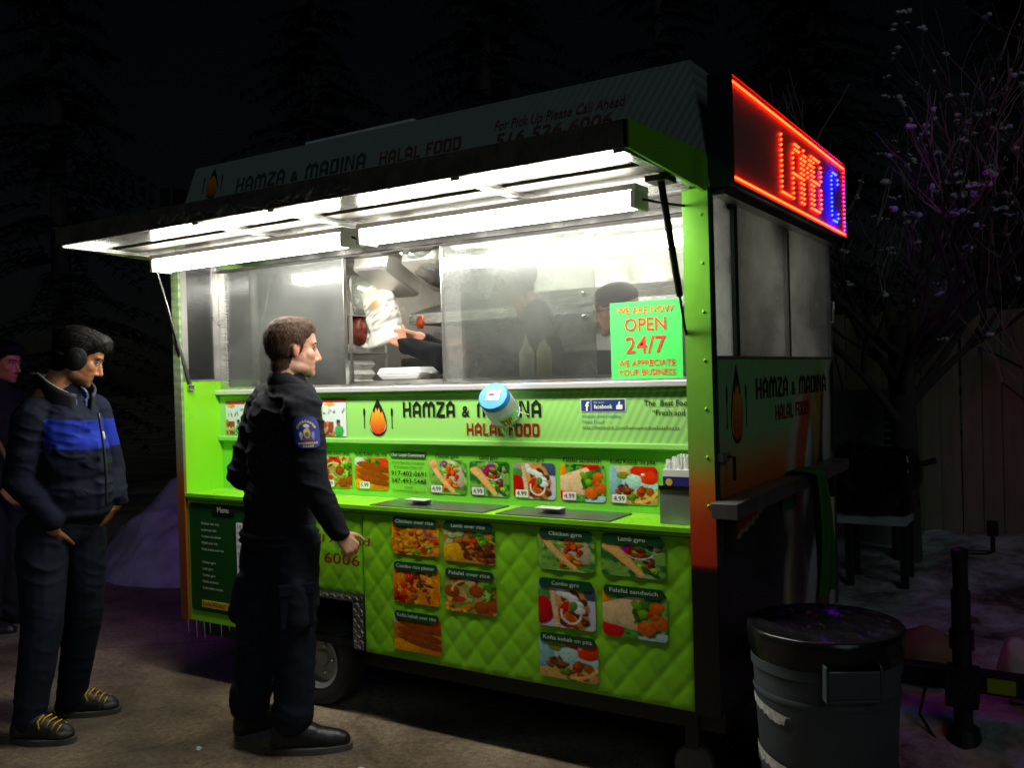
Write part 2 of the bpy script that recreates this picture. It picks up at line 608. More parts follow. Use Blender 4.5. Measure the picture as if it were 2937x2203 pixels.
def glass_mat(name, haze=.035, tint=(.92, .95, .93), rough=.05, streak=.085, gl=.05, glare=.05):
    m = bpy.data.materials.new(name)
    m.use_nodes = True
    nt = m.node_tree
    N, K = nt.nodes, nt.links
    for n in list(N):
        N.remove(n)
    out = N.new('ShaderNodeOutputMaterial')
    tr = N.new('ShaderNodeBsdfTransparent')
    tr.inputs[0].default_value = (*tint, 1)
    go = N.new('ShaderNodeBsdfGlossy')
    go.inputs['Roughness'].default_value = rough
    di = N.new('ShaderNodeBsdfDiffuse')
    di.inputs[0].default_value = (.72, .74, .72, 1)
    tl = N.new('ShaderNodeBsdfTranslucent')
    tl.inputs[0].default_value = (.72, .74, .72, 1)
    dt = N.new('ShaderNodeMixShader')
    dt.inputs[0].default_value = .5
    K.new(di.outputs[0], dt.inputs[1])
    K.new(tl.outputs[0], dt.inputs[2])
    fr = N.new('ShaderNodeFresnel')
    fr.inputs['IOR'].default_value = 1.5
    ad = N.new('ShaderNodeMath')
    ad.operation = 'ADD'
    ad.use_clamp = True
    ad.inputs[1].default_value = gl
    K.new(fr.outputs[0], ad.inputs[0])
    m1 = N.new('ShaderNodeMixShader')
    K.new(ad.outputs[0], m1.inputs[0])
    K.new(tr.outputs[0], m1.inputs[1])
    K.new(go.outputs[0], m1.inputs[2])
    g2 = N.new('ShaderNodeBsdfGlossy')
    g2.inputs['Roughness'].default_value = .30
    m0 = N.new('ShaderNodeMixShader')
    m0.inputs[0].default_value = glare
    K.new(m1.outputs[0], m0.inputs[1])
    K.new(g2.outputs[0], m0.inputs[2])
    m1 = m0
    tc = N.new('ShaderNodeTexCoord')
    mp = N.new('ShaderNodeMapping')
    mp.inputs['Scale'].default_value = (1.0, 1, 1.5)
    mp.inputs['Rotation'].default_value = (0, .35, 0)
    nz = N.new('ShaderNodeTexNoise')
    nz.inputs['Scale'].default_value = 2.2
    nz.inputs['Detail'].default_value = 7
    nz.inputs['Roughness'].default_value = .65
    K.new(tc.outputs['Object'], mp.inputs[0])
    K.new(mp.outputs[0], nz.inputs['Vector'])
    mr = N.new('ShaderNodeMapRange')
    mr.inputs['From Min'].default_value = .38
    mr.inputs['From Max'].default_value = .75
    mr.inputs['To Min'].default_value = haze
    mr.inputs['To Max'].default_value = haze + streak
    K.new(nz.outputs[0], mr.inputs['Value'])
    m2 = N.new('ShaderNodeMixShader')
    K.new(mr.outputs[0], m2.inputs[0])
    K.new(m1.outputs[0], m2.inputs[1])
    K.new(dt.outputs[0], m2.inputs[2])
    K.new(m2.outputs[0], out.inputs[0])
    return m
M_glass = glass_mat('scratched_window_glass')
M_glass2 = glass_mat('fogged_sliding_glass', haze=.20, streak=.14)
M_frost = glass_mat('grimy_side_glass', haze=.20, streak=.55, rough=.2, tint=(.75, .75, .72), gl=.12)
M_film = glass_mat('clear_plastic_film', haze=.06, streak=.30, rough=.12, gl=.12)

# ------------------------------------------------------------------ painted prints (flat printed pictures)
def canvas(w, h, col):
    im = np.zeros((h, w, 3))
    im[:] = lin(col)
    return im
def grid(im):
    h, w = im.shape[:2]
    X, Y = np.meshgrid((np.arange(w) + .5) / w, (np.arange(h) + .5) / h)
    return X, Y
def gn(X, Y, f, seed, o=3):
    P = np.stack([X.ravel() * f, Y.ravel() * f, np.full(X.size, seed * .37)], 1)
    return fbm(P, seed, o).reshape(X.shape)
def blob(im, x, y, rx, ry, ang, col, seed=0, shade=.45, tex=.25, wob=.25, soft=.10):
    X, Y = grid(im)
    c, s = math.cos(RAD(ang)), math.sin(RAD(ang))
    u = ((X - x) * c + (Y - y) * s) / rx
    v = (-(X - x) * s + (Y - y) * c) / ry
    d = np.sqrt(u * u + v * v) + (gn(X, Y, 9, seed, 2) - .5) * wob
    a = np.clip((1 - d) / soft, 0, 1)
    li = 1 + shade * (-(u * c - v * s) * .35 - (u * s + v * c) * .65) - shade * .5 * np.clip(d, 0, 1) ** 3
    li = li * (1 + tex * 2 * (gn(X, Y, 26, seed + 5, 3) - .5))
    im[:] = im * (1 - a[..., None]) + np.clip(lin(col) * np.clip(li, .1, 1.9)[..., None], 0, 1) * a[..., None]
def arc(im, x, y, r, wd, a0, a1, col, ry=None, seed=0):
    X, Y = grid(im)
    ry = ry or r
    u, v = (X - x) / r, (Y - y) / ry
    d = np.sqrt(u * u + v * v)
    th = np.degrees(np.arctan2(v, u)) % 360
    inn = ((th - a0) % 360) < ((a1 - a0) % 360 or 360)
    a = np.clip((wd / r - np.abs(d - 1)) / (wd / r * .5), 0, 1) * inn
    li = 1 + .6 * (gn(X, Y, 20, seed) - .5)
    im[:] = im * (1 - a[..., None]) + np.clip(lin(col) * li[..., None], 0, 1) * a[..., None]
def mottle(im, cols, f, seed):
    X, Y = grid(im)
    for i, c in enumerate(cols):
        a = np.clip((gn(X, Y, f, seed + 11 * i, 3) - .52) * 9, 0, 1)
        im[:] = im * (1 - a[..., None]) + lin(c) * a[..., None]
def bits(im, n, box, r, cols, seed, asp=1.5, **kw):
    rg = random.Random(seed)
    for i in range(n):
        x, y, a, b_, an = rg.uniform(box[0], box[2]), rg.uniform(box[1], box[3]), r * rg.uniform(.6, 1.15), r / asp * rg.uniform(.6, 1.1), rg.uniform(0, 180)
        c = rg.choice(cols)
        blob(im, x + .012, y + .02, a * 1.12, b_ * 1.15, an, tuple(v * .32 for v in c), seed + i, soft=.35, tex=.1)
        blob(im, x, y, a, b_, an, c, seed + i, **kw)
        if rg.random() < .5:
            blob(im, x - a * .25, y - b_ * .35, a * .28, b_ * .22, an, tuple(min(255, v * 1.25 + 40) for v in c), seed + i, soft=.6, tex=.1)

ORG = [(226, 104, 44), (205, 78, 34), (238, 130, 66), (190, 70, 36)]
BRN = [(120, 62, 38), (98, 46, 30), (142, 78, 46), (86, 40, 28)]
GRN = [(66, 128, 34), (110, 170, 48), (42, 98, 30), (150, 196, 84)]
TOM = [(206, 48, 34), (224, 74, 50), (182, 36, 30)]
RICE = [(226, 158, 56), (212, 132, 44), (238, 178, 84)]
PITA = (226, 186, 124)

def food(kind, n=84):
    im = canvas(n, n, (120, 170, 80))
    if kind == 'chicken_gyro':
        mottle(im, [(78, 148, 50), (150, 204, 110), (60, 120, 44)], 5, 3)
        blob(im, .66, .40, .27, .46, -22, (206, 196, 168), 4, tex=.1)
        bits(im, 14, (.38, .12, .72, .92), .09, GRN, 5, wob=.7)
        bits(im, 26, (.40, .18, .76, .88), .085, ORG, 6, tex=.35, wob=.4)
        arc(im, .42, .22, .10, .035, 180, 330, (140, 70, 130), .16)
        for t in np.linspace(0, 1, 16):
            blob(im, .13 + .52 * t ** 1.5, .12 + .80 * t, .085 - .045 * t, .09, 0, PITA, 8, tex=.12, wob=.1)
        blob(im, .13, .13, .12, .13, 0, (230, 176, 122), 9, tex=.12, wob=.1)
    elif kind == 'lamb_gyro':
        mottle(im, [(70, 140, 60), (150, 190, 140), (40, 104, 44)], 4, 13)
        bits(im, 12, (.30, .06, .80, .40), .10, GRN, 15, wob=.7)
        bits(im, 10, (.34, .2, .66, .62), .09, ORG + TOM, 16)
        bits(im, 14, (.48, .26, .92, .82), .085, BRN, 17, tex=.4)
        bits(im, 8, (.5, .62, .9, .92), .10, GRN + [(180, 206, 70)], 18, wob=.8)
        arc(im, .56, .40, .20, .05, 90, 300, (150, 52, 130), .28)
        arc(im, .60, .38, .20, .022, 0, 150, (226, 214, 220), .14)
        for t in np.linspace(0, 1, 18):
            blob(im, .16 + .48 * t, .28 + .66 * t ** 1.1, .15 - .10 * t, .11 - .04 * t, 20, (226, 184, 116), 19, tex=.10, wob=.1)
    elif kind == 'combo_gyro':
        im[:] = lin((196, 202, 214))
        blob(im, 1.0, .05, .42, .3, 0, (70, 84, 118), 21, tex=.1)
        blob(im, .10, .12, .30, .30, 0, (170, 168, 150), 22)
        blob(im, .08, .30, .20, .14, 0, (80, 140, 70), 22)
        blob(im, .08, .66, .20, .32, 0, (190, 34, 32), 23, tex=.08)
        blob(im, .56, .5, .33, .60, -12, (206, 150, 96), 24, tex=.3)
        bits(im, 18, (.36, .2, .82, .95), .10, BRN + ORG, 25, tex=.4)
        blob(im, .46, .56, .08, .17, 25, (214, 58, 44), 26)
        blob(im, .58, .78, .07, .15, -30, (196, 86, 44), 26)
        for p in ((.34, .12), (.42, .22), (.52, .28), (.62, .34), (.70, .46), (.72, .58)):
            blob(im, p[0], p[1], .11, .09, 20, (232, 238, 236), 27, tex=.08, wob=.5)
        arc(im, .58, .66, .17, .025, 0, 200, (236, 226, 210), .22)
        blob(im, .62, .50, .08, .11, 0, (84, 140, 76), 28, wob=.8)
        for t in np.linspace(0, 1, 12):
            blob(im, .24 + .10 * t, .0 + .95 * t, .055, .08, 0, (222, 190, 150), 29, tex=.1)
    elif kind == 'falafel_sandwich':
        mottle(im, [(30, 110, 36), (64, 156, 60), (20, 80, 30)], 6, 31)
        blob(im, .68, .06, .20, .10, 0, (212, 40, 28), 32)
        blob(im, .05, .18, .10, .25, 0, (232, 160, 40), 33)
        blob(im, .85, .95, .30, .14, 0, (176, 208, 214), 33, tex=.1)
        blob(im, .10, .86, .26, .22, 0, (218, 50, 36), 34)
        for t in np.linspace(0, 1, 20):
            blob(im, .06 + .52 * t, .52 - .06 * t, .14, .22 + .17 * t, 0, (230, 202, 156), 35, tex=.06, wob=.05, shade=.3)
        blob(im, .70, .56, .21, .42, 0, (54, 112, 40), 36, wob=.5)
        bits(im, 10, (.52, .28, .70, .82), .11, GRN, 37, wob=.8)
        for x, y, r in ((.84, .32, .12), (.88, .62, .15), (.68, .76, .15), (.80, .5, .08)):
            blob(im, x, y, r, r * 1.05, 0, (204, 106, 34), 38, tex=.35, wob=.15)
        blob(im, .74, .46, .05, .06, 0, (214, 70, 40), 39)
    elif kind == 'kofta_pita':
        im[:] = lin((176, 212, 214))
        blob(im, .02, .4, .24, .4, 0, (150, 196, 200), 41, tex=.1)
        blob(im, .35, .1, .2, .2, 0, (216, 196, 150), 42)
        blob(im, .55, .94, .66, .28, 0, (196, 160, 96), 43, tex=.2)
        blob(im, .74, .14, .30, .22, 0, (206, 62, 40), 44, tex=.15)
        blob(im, .82, .3, .20, .18, 0, (220, 74, 52), 45, tex=.1)
        blob(im, .30, .26, .14, .10, 0, (130, 136, 44), 46)
        bits(im, 12, (.18, .42, .44, .74), .10, BRN, 47, tex=.5)
        bits(im, 8, (.5, .55, .9, .9), .11, [(170, 70, 40), (140, 96, 40), (190, 60, 40)], 48)
        bits(im, 6, (.3, .76, .7, .95), .09, [(110, 130, 40), (140, 150, 60)], 48)
        blob(im, .52, .40, .17, .19, 0, (184, 222, 212), 49, tex=.25, wob=.5)
        arc(im, .60, .50, .40, .05, 10, 100, (224, 184, 112), .42)
        blob(im, .70, .22, .04, .03, 0, (246, 238, 226), 49)
    elif kind == 'chicken_rice':
        im[:] = lin((205, 120, 48))
        mottle(im, RICE, 12, 51)
        bits(im, 40, (.1, .05, .95, .95), .09, ORG + RICE, 52, tex=.4)
        blob(im, .22, .16, .14, .12, 0, (70, 92, 30), 53)
        bits(im, 7, (.4, .7, .8, .95), .07, GRN, 54, wob=.8)
        arc(im, .86, .28, .16, .05, 60, 260, (170, 84, 110))
    elif kind == 'lamb_rice':
        im[:] = lin((190, 130, 70))
        bits(im, 8, (.0, .0, .55, .25), .12, TOM, 61)
        bits(im, 16, (.55, .05, 1.0, .45), .12, GRN, 62, wob=.9)
        bits(im, 8, (.05, .2, .35, .5), .12, [(180, 196, 130), (120, 160, 80)], 63, wob=.8)
        blob(im, .2, .75, .28, .26, 0, (232, 178, 40), 64, tex=.5)
        bits(im, 26, (.4, .45, 1.0, .98), .11, BRN, 65, tex=.45)
        bits(im, 6, (.3, .3, .6, .6), .09, ORG, 66)
    elif kind == 'combo_rice':
        im[:] = lin((214, 130, 48))
        mottle(im, RICE, 12, 71)
        bits(im, 26, (.0, .05, .5, .95), .11, ORG + TOM, 72, tex=.4)
        bits(im, 20, (.42, .1, .8, .85), .10, [(140, 74, 60), (166, 92, 74), (120, 56, 44)], 73, asp=3, tex=.3)
    elif kind == 'falafel_rice':
        im[:] = lin((170, 150, 90))
        mottle(im, [(90, 150, 60), (200, 180, 120), (180, 70, 50)], 6, 81)
        bits(im, 10, (.0, .7, .6, 1.0), .1, RICE, 82)
        bits(im, 8, (.3, .0, .9, .2), .1, TOM + ORG, 83)
        bits(im, 12, (.6, .2, 1.0, .6), .11, GRN, 84, wob=.8)
        for x, y, r in ((.15, .5, .16), (.62, .45, .15), (.72, .82, .16), (.93, .75, .14), (.3, .25, .11)):
            blob(im, x, y, r, r, 0, (150, 78, 40), 85, tex=.35, wob=.15)
        arc(im, .45, .5, .3, .03, 180, 300, (206, 200, 130))
    else:   # kofta over rice
        im[:] = lin((196, 120, 50))
        blob(im, .12, .08, .2, .2, 0, (214, 224, 220), 91, tex=.1)
        blob(im, .85, .18, .3, .22, 0, (206, 76, 56), 92)
        bits(im, 8, (.3, .0, .7, .25), .1, GRN, 93, wob=.8)
        blob(im, .2, .9, .4, .22, 0, (228, 158, 50), 94, tex=.6)
        for y in (.30, .52, .70):
            blob(im, .55, y, .52, .13, 14, (146, 74, 38), 95 + int(y * 9), tex=.5, wob=.15)
    return im

FOODS = {}
def food_img(kind):
    if kind not in FOODS:
        im = food(kind)
        X, Y = grid(im)
        f = 1 + .55 * (gn(X, Y, 34, 77, 3) - .5) + .30 * (gn(X, Y, 9, 78, 2) - .5)
        im = np.clip(im * f[..., None], 0, 1)
        g = im.mean(2, keepdims=True)
        im = np.clip(g + (im - g) * 1.18, 0, 1)
        FOODS[kind] = im
    return FOODS[kind]

def logo(parent, plane, uc, w0, w1, k=1.0):
    """flame-and-fruit emblem between fork and spoon; uc centre, k sideways stretch"""
    H = w1 - w0
    def drop(s, y0, y1, pw=1.0):
        pts = []
        for i in range(33):
            t = i / 32
            a = math.pi * 2 * t
            y = (1 - math.cos(a)) / 2
            x = math.sin(a) * (1 - y) ** pw * s
            pts.append((uc + x * H * k, w0 + (y0 + (y1 - y0) * y) * H))
        return pts[:-1]
    o = slab('logo', drop(.50, 0, 1, .62), M_ink, parent, plane, .0, .002)
    poly('logo_plate', drop(.42, .06, .66, .3), M_tag, parent, plane, .0026)
    im = canvas(24, 36, (232, 100, 20))
    X, Y = grid(im)
    g = np.clip(Y * 1.2, 0, 1)[..., None]
    im[:] = lin((246, 190, 50)) * (1 - g) + lin((216, 62, 24)) * g
    blob(im, .78, .62, .14, .22, 0, (255, 190, 80), 3, tex=.05, shade=.1)
    vs, cs = [], []
    n = 28
    b = MB()
    pts = []
    for i in range(n):
        a = 2 * math.pi * i / n
        pts.append((.34 * math.sin(a), .32 + .27 * -math.cos(a)))
    top = [(.30, .46), (.20, .66), (.13, .60), (.06, .76), (0, .66), (-.07, .76), (-.14, .60), (-.22, .68), (-.31, .46)]
    ring = [p for p in pts if p[1] <= .46 and p[0] <= 0][::-1]
    body = sorted([p for p in pts if p[1] <= .46], key=lambda p: math.atan2(p[0], -(p[1] - .32)))
    outline = body + top
    cen = (0, .42)
    allp = [cen] + outline
    col = [tuple(im[min(35, max(0, int((1 - p[1] / .8) * 36))), min(23, max(0, int((p[0] / .7 + .5) * 24)))]) for p in allp]
    b.add([plane(uc + p[0] * H * k, w0 + p[1] * H, .0032) for p in allp],
          [(0, i, i % len(outline) + 1) for i in range(1, len(outline) + 1)], col)
    b.build('logo_flame', M_print, parent, flip=False)
    for s in (-1, 1):
        u = uc + s * .60 * H * k
        wd = .018 * H * k
        pts = [(u - wd, w0 + .2 * H), (u + wd, w0 + .2 * H), (u + wd, w0 + .52 * H), (u + 2.4 * wd, w0 + .58 * H), (u + 2.4 * wd, w0 + .70 * H), (u, w0 + .76 * H),
               (u - 2.4 * wd, w0 + .70 * H), (u - 2.4 * wd, w0 + .58 * H), (u - wd, w0 + .52 * H)]
        poly('cutlery_mark', pts, M_ink, parent, plane, .0015)
    return o
# ------------------------------------------------------------------ the food cart
cart = thing('food_cart', 'bright green halal food cart with raised awning, lit tubes and food pictures', 'food cart', (-1.4, .87, 0))
XL, XR, YB = -2.80, 0.0, 1.75
REC = .24                                  # depth of the serving recess
WZ0, WZ1 = 1.45, 2.06

# ground structure under the cart
chassis = MB().box(-2.78, -.02, .10, .16, .20, .298).box(-2.78, -.02, 1.58, 1.64, .20, .298).box(-.10, -.03, .16, 1.58, .21, .29).box(-2.77, -2.70, .16, 1.58, .21, .29).box(-1.95, -1.89, .16, 1.58, .17, .25)
chassis.build('chassis', M_black, cart)
BX('floor_pan', M_black, cart, -2.795, -.005, .02, 1.74, .30, .335)

# lower front: quilted sheet on the right, access door, menu panel on the left
def quilt(name, u0, u1, w0, w1, parent, y=0.0, amp=.0026, cu=.112, cw=.132):
    nx, nz = int((u1 - u0) / .0085), int((w1 - w0) / .0085)
    us, ws = np.linspace(u0, u1, nx + 1), np.linspace(w0, w1, nz + 1)
    U, W = np.meshgrid(us, ws)
    a = (U / cu + W / cw)
    b = (U / cu - W / cw)
    pa, pb = np.abs(np.sin(math.pi * a / 1.0)), np.abs(np.sin(math.pi * b / 1.0))
    hh = amp * (np.minimum(pa, .75) / .75) ** .45 * (np.minimum(pb, .75) / .75) ** .45
    edge = np.minimum(np.minimum(U - u0, u1 - U), np.minimum(W - w0, w1 - W))
    hh = hh * np.clip(edge / .012, 0, 1)
    vs = [(p, y - q, r) for p, q, r in zip(U.ravel(), hh.ravel(), W.ravel())]
    n1 = nx + 1
    fs = [(i * n1 + j, i * n1 + j + 1, (i + 1) * n1 + j + 1, (i + 1) * n1 + j) for i in range(nz) for j in range(nx)]
    me = bpy.data.meshes.new(name)
    me.from_pydata(vs, [], fs)
    return put(name, me, M_quilt, parent, smooth=True, fixn=False)

front = BX('front_panel', M_green, cart, -1.588, -.086, .001, .03, .300, .903)
quilt('quilted_sheet', -1.588, -.088, .302, .903, front)
door = BX('access_door', M_green, cart, -2.285, -1.598, .002, .03, .546, .903, bevel=.003)
quilt('quilted_sheet', -2.28, -1.603, .55, .899, door, y=.001, amp=.0024)
FP = FRONT(-.012)
text('lettering', 'Please Call Ahead', M_red, door, FP, -2.20, .765, height=.034, width=.66, bold=.012, shear=.1)
text('lettering', '516 526 6006', M_red, door, FP, -2.20, .672, height=.048, width=.60, bold=.010, shear=.1)

menu = BX('menu_panel', M_green, cart, -2.752, -2.295, .001, .03, .300, .903, bevel=.004)
poly('menu_print', rrect(-2.735, -2.31, .355, .893, .02), M_dgreen, menu, FRONT(0), .002)
slab('menu_heading', rrect(-2.56, -2.40, .845, .893, .012), M_ink, menu, FRONT(0), .002, .005)
text('lettering', 'Menu', M_pale, menu, FRONT(0), -2.48, .855, height=.026, h=.006, align='c', bold=.01)
lines = ['Chicken over rice', 'Lamb over rice', 'Combo rice platter', 'Falafel over rice', 'Kofta kebab over rice', None,
         'Chicken gyro', 'Lamb gyro', 'Combo gyro', 'Falafel sandwich', 'Kofta kebab on pita']
z = .788
for ln in lines:
    if ln:
        text('lettering', ln, M_pale, menu, FRONT(0), -2.645, z, height=.0125, h=.0035, bold=.01)
    z -= .032
slab('price_strip', rrect(-2.392, -2.335, .45, .812, .008), M_tag, menu, FRONT(0), .002, .004)
z = .788
for i, ln in enumerate(lines):
    if ln:
        text('lettering', '5.99' if i < 5 else '4.99', M_ink, menu, FRONT(0), -2.384, z, height=.013, h=.005)
    z -= .032
M_yel = mat('yellow_print', L3(196, 186, 30), .45)
slab('drink_bar', rrect(-2.658, -2.40, .376, .412, .006), M_yel, menu, FRONT(0), .002, .004)
text('lettering', 'Soda/Water 1.00', M_red, menu, FRONT(0), -2.652, .386, width=.24, h=.005, bold=.012)
rg = random.Random(5)
for k in range(7):
    x = -2.79 + .06 * k + rg.uniform(-.012, .012)
    ln = rg.uniform(.02, .09)
    MB().cap((x, .012, .30), (x + .003, .012, .30 - ln), .0035, .0008, 7, 3).build('icicle', mat('clear_ice', (.75, .82, .85), .12, var=.05), cart, smooth=True)

# food pictures on the quilted front: (kind, title, u0, u1, w0, w1)
PICS = [('chicken_rice', 'Chicken over rice', -1.422, -1.174, .745, .912), ('lamb_rice', 'Lamb over rice', -1.151, -.899, .737, .912),
        ('combo_rice', 'Combo rice platter', -1.421, -1.176, .542, .712), ('falafel_rice', 'Falafel over rice', -1.151, -.900, .535, .708),
        ('kofta_rice', 'Kofta kebab over rice', -1.425, -1.176, .338, .504),
        ('chicken_gyro', 'Chicken gyro', -.702, -.462, .745, .915), ('lamb_gyro', 'Lamb gyro', -.436, -.184, .748, .915),
        ('combo_gyro', 'Combo gyro', -.708, -.465, .530, .712), ('falafel_sandwich', 'Falafel sandwich', -.435, -.182, .527, .712),
        ('kofta_pita', 'Kofta kebab on pita', -.710, -.459, .336, .504)]
for kind, title, u0, u1, w0, w1 in PICS:
    w1 = min(w1, .900)
    picture('food_picture', food_img(kind), M_print, front, FRONT(-.0032), u0, u1, w0, w1 - .012, r=.018)
    tw = (u1 - u0) * .94
    slab('picture_title', rrect(u0 + .006, u0 + .006 + tw, w1 - .036, w1 + .001, .017), M_title, front, FRONT(-.0032), .0025, .0035)
    text('lettering', title, M_pale, front, FRONT(-.0032), u0 + .006 + tw / 2, w1 - .0235, height=.0145, width=min(tw * .88, len(title) * .0118), h=.0042, align='c', bold=.015)

# tread-plate trim round the wheel opening
def tread(name, x0, x1, z0, z1):
    b = MB().box(x0, x1, -.006, .012, z0, z1)
    i = 0
    nx, nz = max(1, round((x1 - x0) / .022)), max(1, round((z1 - z0) / .022))
    for a in range(nx):
        for c in range(nz):
            cx_, cz_ = x0 + (a + .5) * (x1 - x0) / nx, z0 + (c + .5) * (z1 - z0) / nz
            an = .8 if (a + c) % 2 else -.8
            Mx = Matrix.Translation((cx_, -.007, cz_)) @ Matrix.Rotation(an, 4, 'Y')
            b.box(-.0095, .0095, -.002, .002, -.0026, .0026, M=Mx)
    return b.build(name, M_alu, cart)
tread('tread_trim', -2.285, -1.597, .512, .542)
tread('tread_trim', -1.656, -1.597, .306, .510)
MB().box(-2.28, -1.66, .05, .40, .512, .52).box(-2.29, -2.285, .03, .40, .3, .52).box(-1.60, -1.595, .03, .40, .3, .51).box(-2.29, -1.6, .40, .41, .3, .53).build('wheel_well', M_black, cart)

def wheel(x, y, r=.205, w=.13, rr=.125, name='wheel'):
    Mx = Matrix.Translation((x, y, r)) @ Matrix.Rotation(RAD(90), 4, 'X')
    e = empty(name, (x, y, 0))
    e.parent = cart
    e.matrix_parent_inverse = mat_of(cart).inverted()
    h = w / 2
    MB().lathe([(rr, -h * .8), (r * .86, -h), (r * .97, -h * .85), (r, -h * .5), (r, h * .5), (r * .97, h * .85), (r * .86, h), (rr, h * .8)], 40, Mx, cap=False).build('tyre', M_rubber, e, smooth=True)
    MB().lathe([(0.001, h * .35), (rr * .28, h * .38), (rr * .32, h * .2), (rr * .8, h * .25), (rr * .86, h * .7), (rr, h * .85), (rr * 1.03, h * .8), (rr * 1.0, -h * .8)], 32, Mx, cap=False).build('rim', mat('pale_rim', (.45, .48, .48), .4, .6), e, smooth=True, angle=RAD(40))
    for k in range(5):
        a = 2 * math.pi * k / 5
        MB().lathe([(.010, h * .22), (.010, h * .40), (.006, h * .46)], 6, Mx @ Matrix.Translation((math.cos(a) * rr * .52, math.sin(a) * rr * .52, 0))).build('lug_nut', M_steel2, e)
    return e
wheel(-1.92, .085)
wheel(-1.92, 1.66)
# landing caster near the corner
cst = BX('landing_leg', M_black, cart, -.165, -.115, .085, .135, .13, .30)
MB().lathe([(.02, -.022), (.062, -.025), (.072, -.014), (.072, .014), (.062, .025), (.02, .022)], 26, Matrix.Translation((-.14, .10, .072)) @ Matrix.Rotation(RAD(80), 4, 'X')).build('caster_wheel', mat('grey_caster', (.10, .10, .095), .6), cart, smooth=True, angle=RAD(40))

# corner posts with their printed gradient
def post_print(z, stops):
    zs = [s[0] for s in stops]
    cs = np.array([lin(s[1]) for s in stops])
    return np.stack([np.interp(z, zs, cs[:, i]) for i in range(3)], 1)
def post(name, x0, x1, y0, y1, z0, z1, stops, stripes=False):
    b = MB()
    zs = np.linspace(z0, z1, 140)
    pr = [(x0, y0), (x1, y0), (x1, y1), (x0, y1)]
    vs = [(a, c, zz) for zz in zs for a, c in pr]
    fs = [(i * 4 + k, i * 4 + (k + 1) % 4, i * 4 + 4 + (k + 1) % 4, i * 4 + 4 + k) for i in range(len(zs) - 1) for k in range(4)]
    fs += [(0, 3, 2, 1), tuple(len(vs) - 4 + k for k in range(4))]
    col = post_print(np.array([v[2] for v in vs]), stops)
    if stripes:
        V = np.array(vs)
        s = ((V[:, 2] + V[:, 0] * 1.0) / .045) % 1 < .5
        s &= V[:, 2] > 1.05
        col[s] = col[s] * .35 + lin((120, 130, 115)) * .45
    b.add(vs, fs, col)
    return b.build(name, M_print, cart)
GP = (122, 190, 66)
pr_ = post('corner_post', -.086, .006, -.014, .0, .300, 2.20,
           [(.3, (14, 16, 15)), (.805, (14, 16, 15)), (.81, (196, 52, 24)), (.95, (206, 66, 26)), (1.08, (214, 116, 36)), (1.17, (150, 178, 70)), (1.3, GP), (2.2, (112, 196, 40))])
for k in range(4, 11):
    MB().ell((-.018, -.014, .36 + .165 * k), (.006, .004, .006), n=8, m=6).build('rivet', M_green, pr_, smooth=True)
BX('corner_return', mat('dark_green_vinyl', L3(38, 74, 44), .45), cart, .0045, .008, -.013, .035, .81, 2.10)
post('corner_post', -2.806, -2.752, -.014, .0, .300, 2.20,
     [(.3, (120, 62, 26)), (.9, (132, 70, 28)), (1.05, (128, 92, 48)), (1.2, (110, 122, 92)), (1.5, (150, 172, 126)), (2.2, (156, 190, 120))], True)

# outer shell
BX('left_wall', M_green, cart, -2.80, -2.77, .0005, 1.74, .30, 2.20)
BX('back_wall', M_steel, cart, -2.80, 0.0, 1.742, 1.755, .30, 2.20)
BX('roof', M_steel, cart, -2.80, 0.0, .0, 1.75, 2.135, 2.20)

# counter, its fascia and the two cooler lids
ctr = MB().box(-2.752, -.086, -.006, .232, .906, .936).build('counter', M_green, cart, bevel=.004)
BX('counter_lip', M_green, cart, -2.752, -.086, -.0125, -.0065, .920, .940, bevel=.002)
for u0, u1 in ((-1.555, -.965), (-.905, -.408)):
    ld = BX('cooler_lid', mat('dark_lid_steel', (.10, .12, .09), .30, .35, var=.2, scale=5), cart, u0, u1, .010, .212, .9365, .942, bevel=.002)
    uc = u0 + .16 + .05
    MB().box(uc - .055, uc + .055, .055, .105, .962, .966).box(uc - .055, uc + .055, .105, .109, .942, .966).build('handle', mat('bright_handle', (.78, .78, .76), .3, .3), ld, bevel=.001)
BX('counter_rim', mat('cream_trim', L3(190, 214, 120), .4), cart, -2.752, -.086, .2135, .219, .9362, .940)

# recess: left inner wall
BX('recess_wall', M_green, cart, -2.7695, -2.752, .001, REC + .07, .933, 1.497)
BX('recess_trim', M_steel, cart, -2.7695, -2.7505, .001, REC, 1.498, 1.506)
BX('recess_pane_frame', M_steel2, cart, -2.7695, -2.7515, .001, .035, 1.507, 2.09)
BX('recess_pane_frame', M_steel2, cart, -2.7695, -2.7515, .195, REC + .02, 1.507, 2.09)
BX('recess_pane', mat('dark_steel_pane', (.20, .20, .205), .22, 1.0, var=.2, scale=4, aniso=(1, 1, 6)), cart, -2.767, -2.757, .0355, .1945, 1.507, 2.09)

